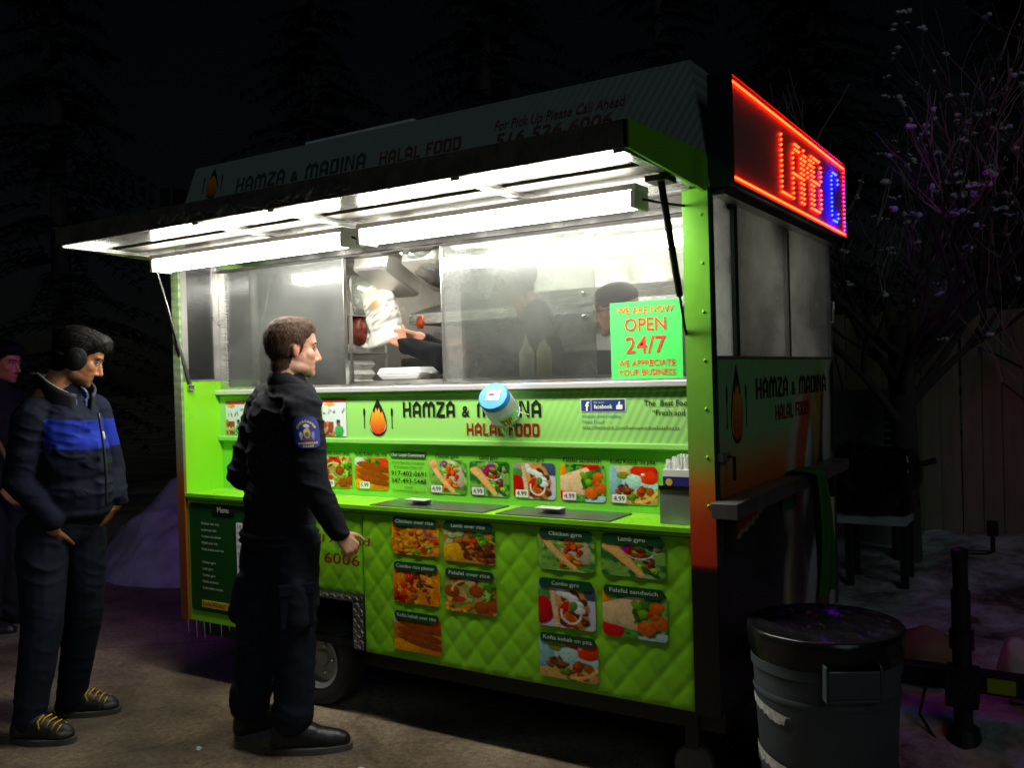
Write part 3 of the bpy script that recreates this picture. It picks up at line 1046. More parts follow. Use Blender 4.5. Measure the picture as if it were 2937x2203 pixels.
# picture strip behind the counter
strip = BX('menu_strip', mat('strip_green', L3(122, 214, 60), .36, var=.05), cart, -2.75, -.032, .232, .246, .933, 1.185)
SP = FRONT(.231)
STRIP = [('falafel_rice', 'Falafel over rice', '5.99', -2.055), ('kofta_rice', 'Kofta Kebab over rice', '5.99', -1.832), ('chicken_gyro', 'Chicken gyro', '4.99', -1.396),
         ('lamb_gyro', 'Lamb gyro', '4.99', -1.176), ('combo_gyro', 'Combo gyro', '4.99', -.955), ('falafel_sandwich', 'Falafel sandwich', '4.99', -.730), ('kofta_pita', 'Kofta Kebab on pita', '4.99', -.510),
         ('lamb_rice', 'Lamb over rice', '5.99', -2.28), ('chicken_rice', 'Chicken over rice', '5.99', -2.51)]
for kind, title, price, u in STRIP:
    picture('food_picture', food_img(kind), M_print, strip, SP, u, u + .203, .972, 1.120, r=.018, h=.002)
    text('lettering', title, M_ink, strip, SP, u + .10, 1.129, height=.016, width=min(.19, len(title) * .0105), align='c', bold=.012)
    tu = u + (.012 if u > -1.7 else .03)
    slab('price_tag', rrect(tu, tu + .060, .976, 1.007, .003), M_tag, strip, SP, .003, .0045)
    text('lettering', price, M_ink, strip, SP, tu + .030, .983, height=.019, h=.0055, align='c')
cu = -1.512
slab('notice_bar', rrect(cu - .100, cu + .100, 1.124, 1.150, .002), mat('notice_green', L3(44, 84, 40), .5), strip, SP, .001, .003)
text('lettering', 'Our Loyal Customers', M_pale, strip, SP, cu, 1.131, height=.014, width=.19, h=.004, align='c', bold=.012)
text('lettering', 'If You Have Any Complaints', M_ink, strip, SP, cu, 1.098, height=.010, width=.185, align='c')
text('lettering', '& Comments Please Call:', M_ink, strip, SP, cu, 1.078, height=.010, width=.165, align='c')
text('lettering', '917-402-0691', M_ink, strip, SP, cu, 1.043, height=.021, width=.20, align='c', bold=.006)
text('lettering', '347-493-5448', M_ink, strip, SP, cu, 1.010, height=.021, width=.20, align='c', bold=.006)
text('lettering', 'or email:', M_ink, strip, SP, cu, .988, height=.009, align='c')
text('lettering', 'hamzaandmadinahalalfood@gmail.com', M_ink, strip, SP, cu, .971, height=.008, width=.19, align='c')

# upper panel with the cart's name
def stripe_mat(nm='striped_green_print', ca=(150, 216, 108), cb=(136, 158, 120)):
    m = mat(nm, L3(*ca), .36, var=0)
    nt = m.node_tree
    N, K = nt.nodes, nt.links
    b = N['Principled BSDF']
    tc = N.new('ShaderNodeTexCoord')
    sp = N.new('ShaderNodeSeparateXYZ')
    K.new(tc.outputs['Object'], sp.inputs[0])
    ad = N.new('ShaderNodeMath'); ad.operation = 'MULTIPLY_ADD'
    ad.inputs[1].default_value = .55
    K.new(sp.outputs['Z'], ad.inputs[0])
    mu = N.new('ShaderNodeMath'); mu.operation = 'MULTIPLY'; mu.inputs[1].default_value = -1
    K.new(sp.outputs['X'], mu.inputs[0])
    K.new(mu.outputs[0], ad.inputs[2])
    sc = N.new('ShaderNodeMath'); sc.operation = 'MULTIPLY'; sc.inputs[1].default_value = 2 * math.pi / .034
    K.new(ad.outputs[0], sc.inputs[0])
    si = N.new('ShaderNodeMath'); si.operation = 'SINE'
    K.new(sc.outputs[0], si.inputs[0])
    th = N.new('ShaderNodeMapRange'); th.inputs['From Min'].default_value = -.15; th.inputs['From Max'].default_value = .25
    K.new(si.outputs[0], th.inputs['Value'])
    fd = N.new('ShaderNodeMapRange'); fd.inputs['From Min'].default_value = -1.0; fd.inputs['From Max'].default_value = .1
    fd.inputs['To Min'].default_value = 0; fd.inputs['To Max'].default_value = .85
    K.new(sp.outputs['X'], fd.inputs['Value'])
    m2 = N.new('ShaderNodeMath'); m2.operation = 'MULTIPLY'
    K.new(th.outputs[0], m2.inputs[0]); K.new(fd.outputs[0], m2.inputs[1])
    mx = N.new('ShaderNodeMix'); mx.data_type = 'RGBA'
    K.new(m2.outputs[0], mx.inputs['Factor'])
    mx.inputs['A'].default_value = (*L3(*ca), 1)
    mx.inputs['B'].default_value = (*L3(*cb), 1)
    K.new(mx.outputs['Result'], b.inputs['Base Color'])
    return m
M_stripe = stripe_mat()
upper = MB().box(-2.752, -.032, REC - .02, .300, 1.21, 1.405).build('name_panel', M_stripe, cart)
BX('name_panel_lip', M_lgreen, cart, -2.752, -.032, REC - .034, .300, 1.186, 1.2095, bevel=.004)
BX('name_panel_top', M_stripe, cart, -2.752, -.032, REC - .026, .300, 1.4055, 1.424, bevel=.005)
UP = FRONT(REC - .021)
block_text('lettering', 'HAMZA & MADINA', M_ink, upper, UP, -1.526, 1.310, .725, .066)
block_text('lettering', 'HALAL FOOD', M_red, upper, UP, -1.178, 1.232, .366, .051)
logo(upper, UP, -1.672, 1.222, 1.394, k=.80)
fbm_ = mat('badge_blue', L3(38, 62, 120), .4)
slab('badge_edge', rrect(-.622, -.426, 1.330, 1.381, .003), M_tag, upper, UP, .0, .001)
slab('badge', rrect(-.619, -.429, 1.333, 1.378, .002), fbm_, upper, UP, .001, .002)
text('lettering', 'f', M_tag, upper, UP, -.600, 1.335, height=.034, h=.003, bold=.03)
poly('badge_rule', [(-.575, 1.333), (-.5735, 1.333), (-.5735, 1.378), (-.575, 1.378)], M_tag, upper, UP, .003)
text('lettering', 'like us on', M_pale, upper, UP, -.562, 1.364, height=.008, h=.003)
text('lettering', 'facebook', M_tag, upper, UP, -.562, 1.343, height=.016, width=.080, h=.003, bold=.02)
poly('thumb_mark', [(-.462, 1.340), (-.440, 1.340), (-.438, 1.357), (-.450, 1.358), (-.448, 1.370), (-.454, 1.370), (-.459, 1.357), (-.466, 1.355), (-.466, 1.340)], M_tag, upper, UP, .003)
text('lettering', 'Hamza and madina', M_blue, upper, UP, -.614, 1.309, height=.0125, width=.165)
text('lettering', 'Halal Food', M_blue, upper, UP, -.614, 1.286, height=.0125, width=.094)
text('lettering', 'http://facebook.com/hamzamadinahalalfoods', M_ink, upper, UP, -.614, 1.263, height=.0125, width=.405)
text('lettering', 'The  Best Food in Town', M_ink, upper, UP, -.349, 1.352, height=.022, width=.30, bold=.012)
text('lettering', '\u201cFresh and Tasty\u201d', M_ink, upper, UP, -.316, 1.316, height=.021, width=.22, bold=.008)

# window frame, sill and panes
sill = BX('window_sill', mat('bright_sill', (.74, .74, .71), .30, .45, var=.06), cart, -2.752, -.032, REC - .05, .40, 1.4245, 1.449, bevel=.004)
BX('window_track', M_steel, cart, -2.752, -.032, REC - .006, REC + .035, 1.4492, 1.462)
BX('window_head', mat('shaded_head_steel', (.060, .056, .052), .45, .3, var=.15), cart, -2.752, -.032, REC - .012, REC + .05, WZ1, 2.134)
BX('window_rail', M_steelp, cart, -2.752, -.032, REC - .03, REC - .0125, WZ1 + .004, WZ1 + .034, bevel=.004)
BX('window_jamb', M_steel, cart, -2.752, -2.70, REC - .006, REC + .04, 1.4625, WZ1 - .0005, bevel=.003)
BX('window_jamb', M_steel, cart, -.10, -.032, REC + .03, REC + .06, 1.4625, WZ1 - .0005)
BX('window_pane', M_glass, cart, -2.699, -1.885, REC + .004, REC + .009, 1.4625, WZ1)
BX('window_pane', M_glass2, cart, -1.312, -.565, REC + .016, REC + .021, 1.4625, WZ1)
BX('window_pane', M_glass, cart, -1.205, -.105, REC + .004, REC + .009, 1.4625, WZ1)
for zz in (1.803, 1.711):
    MB().ell((-.607, REC - .004, zz), (.008, .008, .008), n=10, m=8).build('window_knob', M_steelp, cart, smooth=True)
for xx in (-1.886, -1.313):
    BX('pane_edge', M_alu, cart, xx, xx + .003, REC + .002, REC + .023, 1.4625, WZ1)

# right side: printed lower panel, steel strip and two grimy panes above
sidep = BX('side_panel', M_dgreen, cart, -.030, -.0005, .001, YB - .001, .300, 1.520)
NS = (132, 92)
im = canvas(NS[0], NS[1], (150, 216, 140))
X, Y = grid(im)
yy, zz = X * 1.745, 1.52 - Y * 1.22
g = np.clip((1.24 - zz) / .16 + .35 * (fbm(np.stack([yy.ravel() * 3, zz.ravel() * 3, 0 * yy.ravel()], 1), 3).reshape(X.shape) - .5), 0, 1)[..., None]
im[:] = im * (1 - g) + lin((232, 120, 48)) * g
g = np.clip((1.06 - zz) / .10, 0, 1)[..., None]
im[:] = im * (1 - g) + lin((190, 44, 30)) * g
zc = .86 + .04 * yy + .20 * yy ** 2
dk = zz < zc
im[dk] = lin((16, 22, 22))
im[np.abs(zz - zc) < .008] = lin((176, 170, 150))
blob(im, .63, .34, .14, .36, 16, (206, 198, 170), 5, tex=.12, soft=.4)
blob(im, .655, .33, .09, .30, 16, (206, 96, 40), 6, tex=.3, soft=.4)
blob(im, .69, .40, .035, .20, 14, (196, 206, 206), 7, tex=.1, soft=.4)
blob(im, .80, .22, .05, .24, 8, (190, 150, 60), 8, tex=.2, soft=.4)
blob(im, .90, .30, .055, .40, 4, (214, 206, 182), 9, tex=.1, soft=.4)
blob(im, .56, .82, .13, .24, 0, (206, 190, 150), 10, tex=.15, soft=.4)
blob(im, .57, .80, .09, .19, 0, (150, 110, 40), 11, tex=.3, soft=.4)
blob(im, .70, .86, .06, .22, 18, (190, 196, 190), 12, tex=.1, soft=.4)
blob(im, .84, .78, .07, .26, 0, (164, 44, 38), 13, tex=.2, soft=.4)
blob(im, .93, .80, .045, .45, 3, (206, 198, 168), 14, tex=.1, soft=.4)
picture('side_print', im, M_print, sidep, SIDE(0), .002, YB - .003, .301, 1.519, h=.001)
SPL = SIDE(.0015)
logo(sidep, SPL, .245, 1.212, 1.50, k=.62)
block_text('lettering', 'HAMZA & MADINA', M_ink, sidep, SPL, .47, 1.365, 1.11, .080)
block_text('lettering', 'HALAL FOOD', M_red, sidep, SPL, .72, 1.270, .52, .062)
BX('side_trim', M_steel2, cart, -.03, .004, .036, YB, 1.5205, 1.530)
BX('side_strip', M_frost, cart, -.018, -.012, .001, .262, 1.5305, 2.134)
BX('side_mullion', mat('dark_green_frame', L3(44, 62, 44), .5), cart, -.03, .003, .2625, .300, 1.5305, 2.134)
BX('side_mullion', M_steel2, cart, -.03, .004, .952, .985, 1.5305, 2.134)
BX('side_mullion', M_steel2, cart, -.03, .002, 1.715, YB - .0005, 1.5305, 2.134)
BX('side_pane', M_frost, cart, -.018, -.012, .3005, .9515, 1.5305, 2.134)
BX('side_pane', M_frost, cart, -.018, -.012, .9855, 1.7145, 1.5305, 2.134)
MB().tube([(.004, 1.66, 1.80), (.03, 1.66, 1.80), (.03, 1.66, 1.70), (.004, 1.66, 1.70)], .006, 8).build('pane_handle', M_steel, cart, smooth=True)
lt = BX('door_latch', M_steel2, cart, .002, .022, .02, .11, 1.165, 1.195, bevel=.003)
MB().tube([(.022, .075, 1.18), (.045, .075, 1.18), (.045, .075, 1.10)], .006, 8).build('latch_handle', M_black, lt)
# folded side shelf: a channel along the side
rail = MB().box(.006, .098, -.062, 1.60, .985, 1.038).build('side_rail', mat('dull_rail', (.30, .30, .29), .42, .9, var=.2), cart, bevel=.003)
for yv in (.05, 1.5):
    MB().box(.0085, .05, yv, yv + .02, .86, .984).build('rail_bracket', M_black, cart)
# power lead down the side
MB().tube([(.01, 1.757, 1.53), (.03, 1.80, 1.4), (.04, 1.84, 1.2), (.06, 1.92, 1.0)], .006, 6).build('cable', M_rubber, cart)

# tongue and jack
tng = MB().box(.0, 1.35, .87, .95, .222, .298).build('tongue', M_black, cart, bevel=.004)
MB().box(1.32, 1.42, .85, .97, .23, .33).ell((1.45, .91, .30), (.06, .045, .045)).build('coupler', M_black, cart)
jk = MB().lathe([(.034, .10), (.034, .62)], 20, Matrix.Translation((.655, .83, 0))).build('jack', M_black, cart, smooth=True, angle=RAD(40))
MB().lathe([(.044, .40), (.044, .47)], 20, Matrix.Translation((.655, .83, 0))).build('jack_collar', M_black, jk)
MB().lathe([(.027, .62), (.027, .74), (.03, .745), (.03, .775), (.012, .785)], 18, Matrix.Translation((.655, .83, 0))).build('jack_head', M_black, jk)
MB().tube([(.655, .83, .765), (.74, .86, .765), (.765, .865, .77), (.765, .865, .83)], .009, 8).build('crank_handle', M_black, jk)
MB().lathe([(.020, .83), (.020, .885)], 12, Matrix.Translation((.765, .865, 0))).build('crank_grip', M_black, jk)
MB().tube([(.655, .80, .44), (.655, .72, .44)], .012, 8).build('jack_pin', M_black, jk)
MB().box(.60, .71, .775, .869, .19, .33).build('jack_bracket', M_black, jk)
MB().lathe([(.03, .03), (.03, .12), (.055, .10), (.07, .03), (.075, .0)], 20, Matrix.Translation((.655, .83, 0))).build('jack_foot', M_black, jk)
slab('warning_sticker', rrect(.735, .83, .232, .288, .003), mat('yellow_sticker', L3(160, 170, 20), .5), tng, FRONT(.87), .001, .002)
MB().tube([(.52, .86, .22), (.50, .84, .12), (.55, .80, .06), (.60, .76, .03)], .006, 6).build('safety_chain', M_black, tng)

# header above the awning: sloped on its faces
h0, h1, ins, dep = 2.2005, 2.575, .082, .09
b = MB()
q = [(XL, 0, h0), (XR, 0, h0), (XR, YB, h0), (XL, YB, h0), (XL + ins, dep, h1), (XR - ins, dep, h1), (XR - ins, YB - dep, h1), (XL + ins, YB - dep, h1)]
b.add(q, [(0, 3, 2, 1), (4, 5, 6, 7), (0, 1, 5, 4), (1, 2, 6, 5), (2, 3, 7, 6), (3, 0, 4, 7)])
head = b.build('header_board', stripe_mat('striped_header_print', (160, 166, 164), (124, 132, 131)), cart)
nrmv = Vector((0, -(h1 - h0), dep)).normalized()
def HP(u, w, h=0.0):
    t = (w - h0) / (h1 - h0)
    return (u, dep * t + nrmv.y * (h + .001), w + nrmv.z * (h + .001))
M_head_ink = mat('header_ink', L3(74, 82, 78), .6)  # header inks lightened to lower their contrast
M_head_red = mat('header_red', L3(128, 74, 70), .6)
block_text('lettering', 'HAMZA & MADINA', M_head_ink, head, HP, -2.385, 2.405, .83, .068)
block_text('lettering', 'HALAL FOOD', M_head_red, head, HP, -1.48, 2.405, .435, .055)
text('lettering', 'For Pick Up Please Call Ahead', M_head_red, head, HP, -.890, 2.452, height=.040, width=.565, bold=.01, shear=.15)
text('lettering', '516 526 6006', M_head_red, head, HP, -.880, 2.385, height=.050, width=.51, bold=.018, shear=.15)
logo(head, HP, -2.565, 2.40, 2.555, k=.72)
BX('roof_snow_cap', mat('dim_snow', (.80, .82, .84), .8, bump=.4, bscale=14), cart, -2.0, -1.35, .13, .40, h1 + .0005, h1 + .030, bevel=.012)

# awning: polished underside with ribs, end plates, front rail
AY0, AZ = -.62, 2.128
aw = BX('awning', mat('awning_underside', (.34, .33, .31), .2, .45, var=.1, scale=5, rvar=.08, bump=.03, bscale=5), cart, -2.775, -.012, AY0, -.002, AZ, AZ + .012)
BX('awning_front_rail', mat('tarnished_rail', (.20, .17, .16), .45, .5, var=.3, scale=20, bump=.6, bscale=30), cart, -2.79, -.0, AY0 - .012, AY0 - .0005, 2.112, 2.192)
for x0 in (-2.775, -1.87, -1.45, -.62, -.05):
    BX('awning_rib', M_steel, cart, x0, x0 + .035, AY0, -.003, 2.104, AZ - .0005)
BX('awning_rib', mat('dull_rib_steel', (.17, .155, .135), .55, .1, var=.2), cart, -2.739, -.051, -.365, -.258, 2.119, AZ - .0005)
BX('awning_rib', M_steel, cart, -2.739, -.051, -.034, -.004, 2.098, AZ - .0005)
for s, x0 in ((1, -.0115), (-1, -2.7905)):
    x1 = x0 + .0105 if s > 0 else x0 + .015
    e = MB()
    pts = [(AY0 - .012, 2.114), (-.016, 2.088), (-.016, 2.222), (AY0 + .12, 2.199), (AY0 - .012, 2.197)]
    n = len(pts)
    e.add([(x0, a, c) for a, c in pts] + [(x1, a, c) for a, c in pts], [tuple(range(n)), tuple(range(n, 2 * n))] + [(i, (i + 1) % n, n + (i + 1) % n, n + i) for i in range(n)])
    ep = e.build('awning_end', M_green if s > 0 else mat('yellowish_green', L3(120, 150, 50), .45), cart)  # left end plate in a duller, yellower green
BX('awning_hinge', M_steel2, cart, -2.74, -.10, -.0015, .003, 2.10, 2.127)
BX('awning_skin', mat('awning_top_green', L3(70, 110, 70), .5), cart, -2.775, -.012, AY0, -.002, AZ + .0125, AZ + .03)
# a bundle of clear film rolled along the rail
rg = random.Random(8)
b = MB()
for k in range(46):
    x = -2.05 + k * .022
    b.cap((x, AY0 - .016, 2.14 + rg.uniform(-.012, .012)), (x + .03, AY0 - .018, 2.14 + rg.uniform(-.016, .016)), .012 * rg.uniform(.5, 1.2), None, 7, 2)
b.build('rolled_film', M_film, cart)

# tube lamps under the awning and one inside
M_lens = mat('lit_tube_lens', (.9, .9, .88), .4, var=0, emit=(1.0, .96, .86), estr=46.0)
def fixture(x0, x1, yc, z, lens=M_lens, wd=.052):
    e = empty('tube_lamp', ((x0 + x1) / 2, yc, z))
    e.parent = cart
    e.matrix_parent_inverse = mat_of(cart).inverted()
    BX('lamp_body', M_white, e, x0, x1, yc - wd, yc + wd, z + .056, z + .076)
    n = 8
    prof = [(yc - wd, z + .055)] + [(yc - wd * math.cos(math.pi * i / n), z + .022 - .022 * math.sin(math.pi * i / n)) for i in range(n + 1)] + [(yc + wd, z + .055)]
    q = MB()
    m_ = len(prof)
    a, c = x0 + .02, x1 - .02
    q.add([(a, p, r) for p, r in prof] + [(c, p, r) for p, r in prof], [(i, i + 1, m_ + i + 1, m_ + i) for i in range(m_ - 1)])
    q.build('lamp_lens', lens, e, smooth=True)
    for xx in (x0, x1 - .0195):
        BX('lamp_end_cap', M_white, e, xx, xx + .0195, yc - wd - .003, yc + wd + .003, z - .003, z + .0555, bevel=.004)
    return e
fixture(-1.352, -.150, -.20, 2.019)
fixture(-2.640, -1.420, -.20, 2.019)
M_lens2 = mat('lit_inner_lens', (.9, .9, .88), .4, var=0, emit=(1.0, .93, .78), estr=20.0)
fixture(-2.3, -1.1, .95, 2.05, M_lens2)
fixture(-.95, -.25, .95, 2.05, M_lens2)
MB().tube([(-.15, -.20, 2.05), (-.12, -.14, 2.045), (-.09, -.05, 2.045), (-.06, .05, 2.05)], .005, 6).build('lamp_wire', M_rubber, cart)
MB().tube([(-1.42, -.20, 2.06), (-1.386, -.205, 2.045), (-1.352, -.20, 2.055)], .005, 6).build('lamp_wire', M_rubber, cart)

# gas struts
st = MB().tube([(-.062, -.25, 2.092), (-.078, -.075, 1.735)], .012, 12).build('gas_strut', M_black, cart, smooth=True, angle=RAD(40))
MB().tube([(-.078, -.076, 1.735), (-.089, .046, 1.492)], .0045, 8).build('strut_rod', M_black, st)
MB().box(-.10, -.03, -.29, -.20, 2.085, 2.1035).build('strut_bracket', M_black, st)
MB().ell((-.089, .046, 1.488), (.012, .012, .010)).build('strut_end', M_steelp, st, smooth=True)
st = MB().tube([(-2.772, -.133, 2.092), (-2.764, -.02, 1.69)], .008, 12).build('gas_strut', M_steelp, cart, smooth=True, angle=RAD(40))
MB().tube([(-2.764, -.02, 1.69), (-2.752, .036, 1.478)], .013, 10).build('strut_rod', mat('dark_steel', (.22, .22, .21), .3, 1.0), st, smooth=True, angle=RAD(40))
MB().box(-2.7535, -2.735, .02, .055, 1.452, 1.482).build('strut_end', M_steelp, st, bevel=.003)

# LED signs on both ends
M_led_r = mat('led_red', (.9, .1, .05), .4, var=0, emit=(1.0, .013, .002), estr=40.0)
M_led_b = mat('led_blue', (.1, .1, .9), .4, var=0, emit=(.0008, .0018, 1.0), estr=300.0)
M_board = mat('led_board', (.20, .18, .18), .65, var=.1, scale=40)
M_case = mat('led_case', (.10, .12, .14), .16, .85, var=.15, scale=4, bump=.12, bscale=6)
def led_sign(s):
    x0 = .008 if s > 0 else -2.808
    def bxs(a, c):
        return (x0 + a, x0 + c) if s > 0 else (x0 - c, x0 - a)
    y0, y1, z0, z1 = .003, 1.69, 2.098, 2.480
    c = BX('led_sign', M_case, cart, *bxs(0, .070), y0, y1, z0, z1)
    BX('led_board', M_board, c, *bxs(.0705, .074), y0 + .006, y1 - .006, z0 + .012, z1 - .012)
    f = MB()
    for a in ((y0, y1, z0, z0 + .012), (y0, y1, z1 - .012, z1), (y0, y0 + .006, z0 + .0125, z1 - .0125), (y1 - .006, y1, z0 + .0125, z1 - .0125)):
        f.box(*bxs(.0702, .086), *a)
    f.build('sign_frame', mat('sign_frame_metal', (.16, .16, .17), .3, .9), c)
    xd = x0 + s * .080
    P = .0197
    red, blue, violet = MB(), MB(), MB()
    def dot(mb, y, z, r=.0052):
        mb.add([(xd + s * r, y, z), (xd - s * r, y, z), (xd, y + r, z), (xd, y - r, z), (xd, y, z + r), (xd, y, z - r)],
               [(0, 2, 4), (0, 4, 3), (0, 3, 5), (0, 5, 2), (1, 4, 2), (1, 3, 4), (1, 5, 3), (1, 2, 5)])
    nb = 84
    for k in range(nb):
        y = y0 + .014 + (y1 - y0 - .028) * k / (nb - 1)
        dot(red, y, z1 - .030)
        dot(red, y, z0 + .030)
    for k in range(1, 16):
        dot(red, y1 - .014, z0 + .030 + (z1 - z0 - .06) * k / 16, .0035)
    F = {'L': ['1....'] * 11 + ['11111'],
         'A': ['.111.', '.111.', '1...1', '1...1', '1...1', '1...1', '11111', '1...1', '1...1', '1...1', '1...1', '1...1'],
         'M': ['1...1', '11.11', '11.11', '1.1.1', '1.1.1', '1.1.1', '1...1', '1...1', '1...1', '1...1', '1...1', '1...1'],
         'B': ['1111.', '1...1', '1...1', '1...1', '1...1', '1111.', '1...1', '1...1', '1...1', '1...1', '1...1', '1111.'],
         'C': ['.111.', '1...1', '1...1', '1....', '1....', '1....', '1....', '1....', '1....', '1...1', '1...1', '.111.']}
    def word(mb, w, yst, pitch, adv):
        for i, ch in enumerate(w):
            for r_, row in enumerate(F[ch]):
                for c_, v in enumerate(row):
                    if v == '1':
                        dot(mb, yst + i * adv + c_ * pitch, 2.392 - r_ * .0203, .0062)
    if s > 0:
        word(red, 'LAMB', .598, .031, .166)
        word(blue, 'C', 1.425, .031, .166)
    else:
        word(violet, 'CALM', .30, .031, .20)
        word(violet, 'CB', 1.25, .031, .166)
        tag(violet.build('led_dots', mat('led_violet', (.5, .1, .9), .4, var=0, emit=(.26, .05, 1.0), estr=170.0), c), kind='stuff')
    tag(red.build('led_dots', M_led_r, c), kind='stuff')
    if blue.v:
        tag(blue.build('led_dots', M_led_b, c), kind='stuff')
led_sign(1)
led_sign(-1)
BX('teal_reflection_plate', mat('teal_reflection_paint', (.30, .52, .52), .3), cart, -2.872, -2.815, -.002, .002, 2.18, 2.33)  # added plate; teal reflection on the sign's end is painted into its colour
BX('sign_drip_rail', M_steel2, cart, .002, .05, .036, 1.70, 2.078, 2.0975)

# inside of the cart
BX('inner_side_lining', M_steel2, cart, -2.7695, -2.762, .30, 1.727, .336, 2.134)
BX('inner_back_lining', M_steel2, cart, -2.765, -.035, 1.728, 1.7415, .336, 2.134)
BX('griddle', M_black, cart, -2.3, -1.0, 1.16, 1.60, 1.20, 1.60, bevel=.01)
BX('bright_patch_board', M_white, cart, -2.7615, -2.755, .40, .78, 1.50, 1.80)  # added white sheet, stands in for a white reflection in the left pane
BX('bright_patch_board', M_white, cart, -1.83, -1.32, 1.715, 1.7275, 1.66, 1.90)  # added white panel, stands in for lamp glare on the back steel
BX('bright_patch_board', M_white, cart, -.86, -.52, 1.715, 1.7275, 1.36, 1.99)
BX('inner_shelf', M_steel, cart, -2.0, -.04, .402, .62, 1.452, 1.475)
BX('inner_shelf_front', M_steel2, cart, -2.02, -.04, .4005, .4018, 1.36, 1.476)
hood = MB()
hood.add([(-2.3, 1.72, 1.98), (-.5, 1.72, 1.98), (-.5, 1.25, 1.86), (-2.3, 1.25, 1.86), (-2.3, 1.72, 1.80), (-.5, 1.72, 1.80), (-.5, 1.25, 1.80), (-2.3, 1.25, 1.80)],
         [(0, 1, 2, 3), (4, 7, 6, 5), (3, 2, 6, 7), (0, 4, 5, 1), (0, 3, 7, 4), (1, 5, 6, 2)])
hood.build('cooking_hood', M_steel, cart)
for x in (-2.67, -2.37):
    for y in (.82, 1.12):
        BX('rack_post', M_steel2, cart, x - .008, x + .008, y - .008, y + .008, .336, 2.05)
for zz in (1.42, 1.63, 1.84):
    BX('rack_shelf', M_steel2, cart, -2.68, -2.36, .80, 1.14, zz, zz + .008)
# ------------------------------------------------------------------ loose things on and in the cart
# notice taped inside the corner of the glass
sg = thing('paper_notice', 'neon green open 24/7 notice with red print on the glass', 'notice', (-.34, .24, 1.455))
M_neon = mat('neon_green_paper', L3(70, 226, 96), .6, var=.03)
q = MB()
nx = 12
for i in range(nx + 1):
    u = -.490 + .295 * i / nx
    yv = REC - .006 - .003 * math.sin(i / nx * math.pi)
    q.v += [(u, yv, 1.455), (u, yv, 1.752)]
q.f = [(2 * i, 2 * i + 2, 2 * i + 3, 2 * i + 1) for i in range(nx)]
q.build('sheet', M_neon, sg)
NP = FRONT(REC - .010)
for t, zz, hh, ww in (('WE ARE NOW', 1.706, .025, .235), ('OPEN', 1.640, .048, .170), ('24/7', 1.555, .062, .165), ('WE APPRECIATE', 1.506, .022, .235), ('YOUR BUSINESS', 1.471, .022, .235)):
    text('lettering', t, M_redb, sg, NP, -.342, zz, height=hh, width=ww, h=.001, align='c', bold=.008)

# tip jar leaning out from the sill
jar = thing('tip_jar', 'clear tip jar with bright blue lid leaning out over the name panel', 'jar', (-.93, .05, 1.38))
jr = Matrix.Translation((-.957, .137, 1.366))
ax = Vector((-.155, .825, -.53)).normalized()            # from lid to base, in the world
axx = (-ax)
side_ = axx.cross(Vector((0, 0, 1))).normalized()
up_ = side_.cross(axx)
JM = jr @ Matrix(((side_.x, up_.x, axx.x, 0), (side_.y, up_.y, axx.y, 0), (side_.z, up_.z, axx.z, 0), (0, 0, 0, 1)))
JM = JM @ Matrix.Scale(1.0, 4)
M_jar = glass_mat('cloudy_jar_plastic', haze=.84, streak=.08, rough=.12, tint=(.95, .96, .95), gl=.08)
MB().lathe([(.001, -.098), (.052, -.098), (.064, -.088), (.067, -.06), (.067, .01), (.060, .035), (.056, .045)], 36, JM, cap=False).build('jar_body', M_jar, jar, smooth=True)
ld = MB().lathe([(.061, .038), (.064, .041), (.064, .062), (.060, .068), (.001, .070)], 36, JM, cap=False).build('jar_lid', mat('blue_lid', L3(28, 140, 220), .4, var=.04), jar, smooth=True, angle=RAD(35))
M_tape = mat('foil_tape', (.62, .64, .62), .3, .6, var=.2, scale=30)
MB().box(-.030, .026, -.020, .030, .0705, .0718, M=JM).build('tape_patch', M_tape, ld)
MB().box(-.010, .018, -.002, .010, .0719, .0722, M=JM).build('coin_slot', M_black, ld)
def JP(u, w, h=0.0):
    a = u / .067
    # angle 0 looks toward the camera
    c0 = JM.to_3x3().inverted() @ (CAM - jr.translation)
    b0 = math.atan2(c0.y, c0.x)
    r = .0685 + h
    return JM @ Vector((r * math.cos(b0 - a), r * math.sin(b0 - a), w))
MB().lathe([(.0675, -.072), (.0705, -.072), (.0705, -.066), (.0675, -.066)], 36, JM, cap=False).build('clamp_ring', M_steel2, jar, smooth=True)
MB().tube([JM @ Vector((.0, -.066, -.069)), JM @ Vector((.0, -.066, -.13))], .005, 8).build('clamp_arm', M_steel2, jar)
lb = MB()
for i in range(13):
    u = .006 + .085 * i / 12
    lb.v += [JP(u - .045, -.078), JP(u - .045, -.012)]
lb.f = [(2 * i, 2 * i + 2, 2 * i + 3, 2 * i + 1) for i in range(12)]
lb.build('label_paper', mat('pale_green_label', L3(140, 226, 140), .5), jar)
vs, fs = text_geo('TIP', 1, .03)
tb = MB()
tb.add([JP(-a * .062 + .048, c * .060 - .064, .0012) if False else JP(a * .036 - .036, c * .055 - .066, .0012) for a, c in vs], fs)
tb.build('lettering', M_redb, jar)
MB().tube([JM @ Vector((.05, .03, -.06)), (-.875, .18, 1.33), (-.86, .212, 1.320)], .0025, 6).build('tie_cord', M_white, jar)
MB().tube([JM @ Vector((.02, -.04, -.098)), (-.925, .19, 1.27), (-.935, .213, 1.245)], .0022, 6).build('tie_cord', M_white, jar)

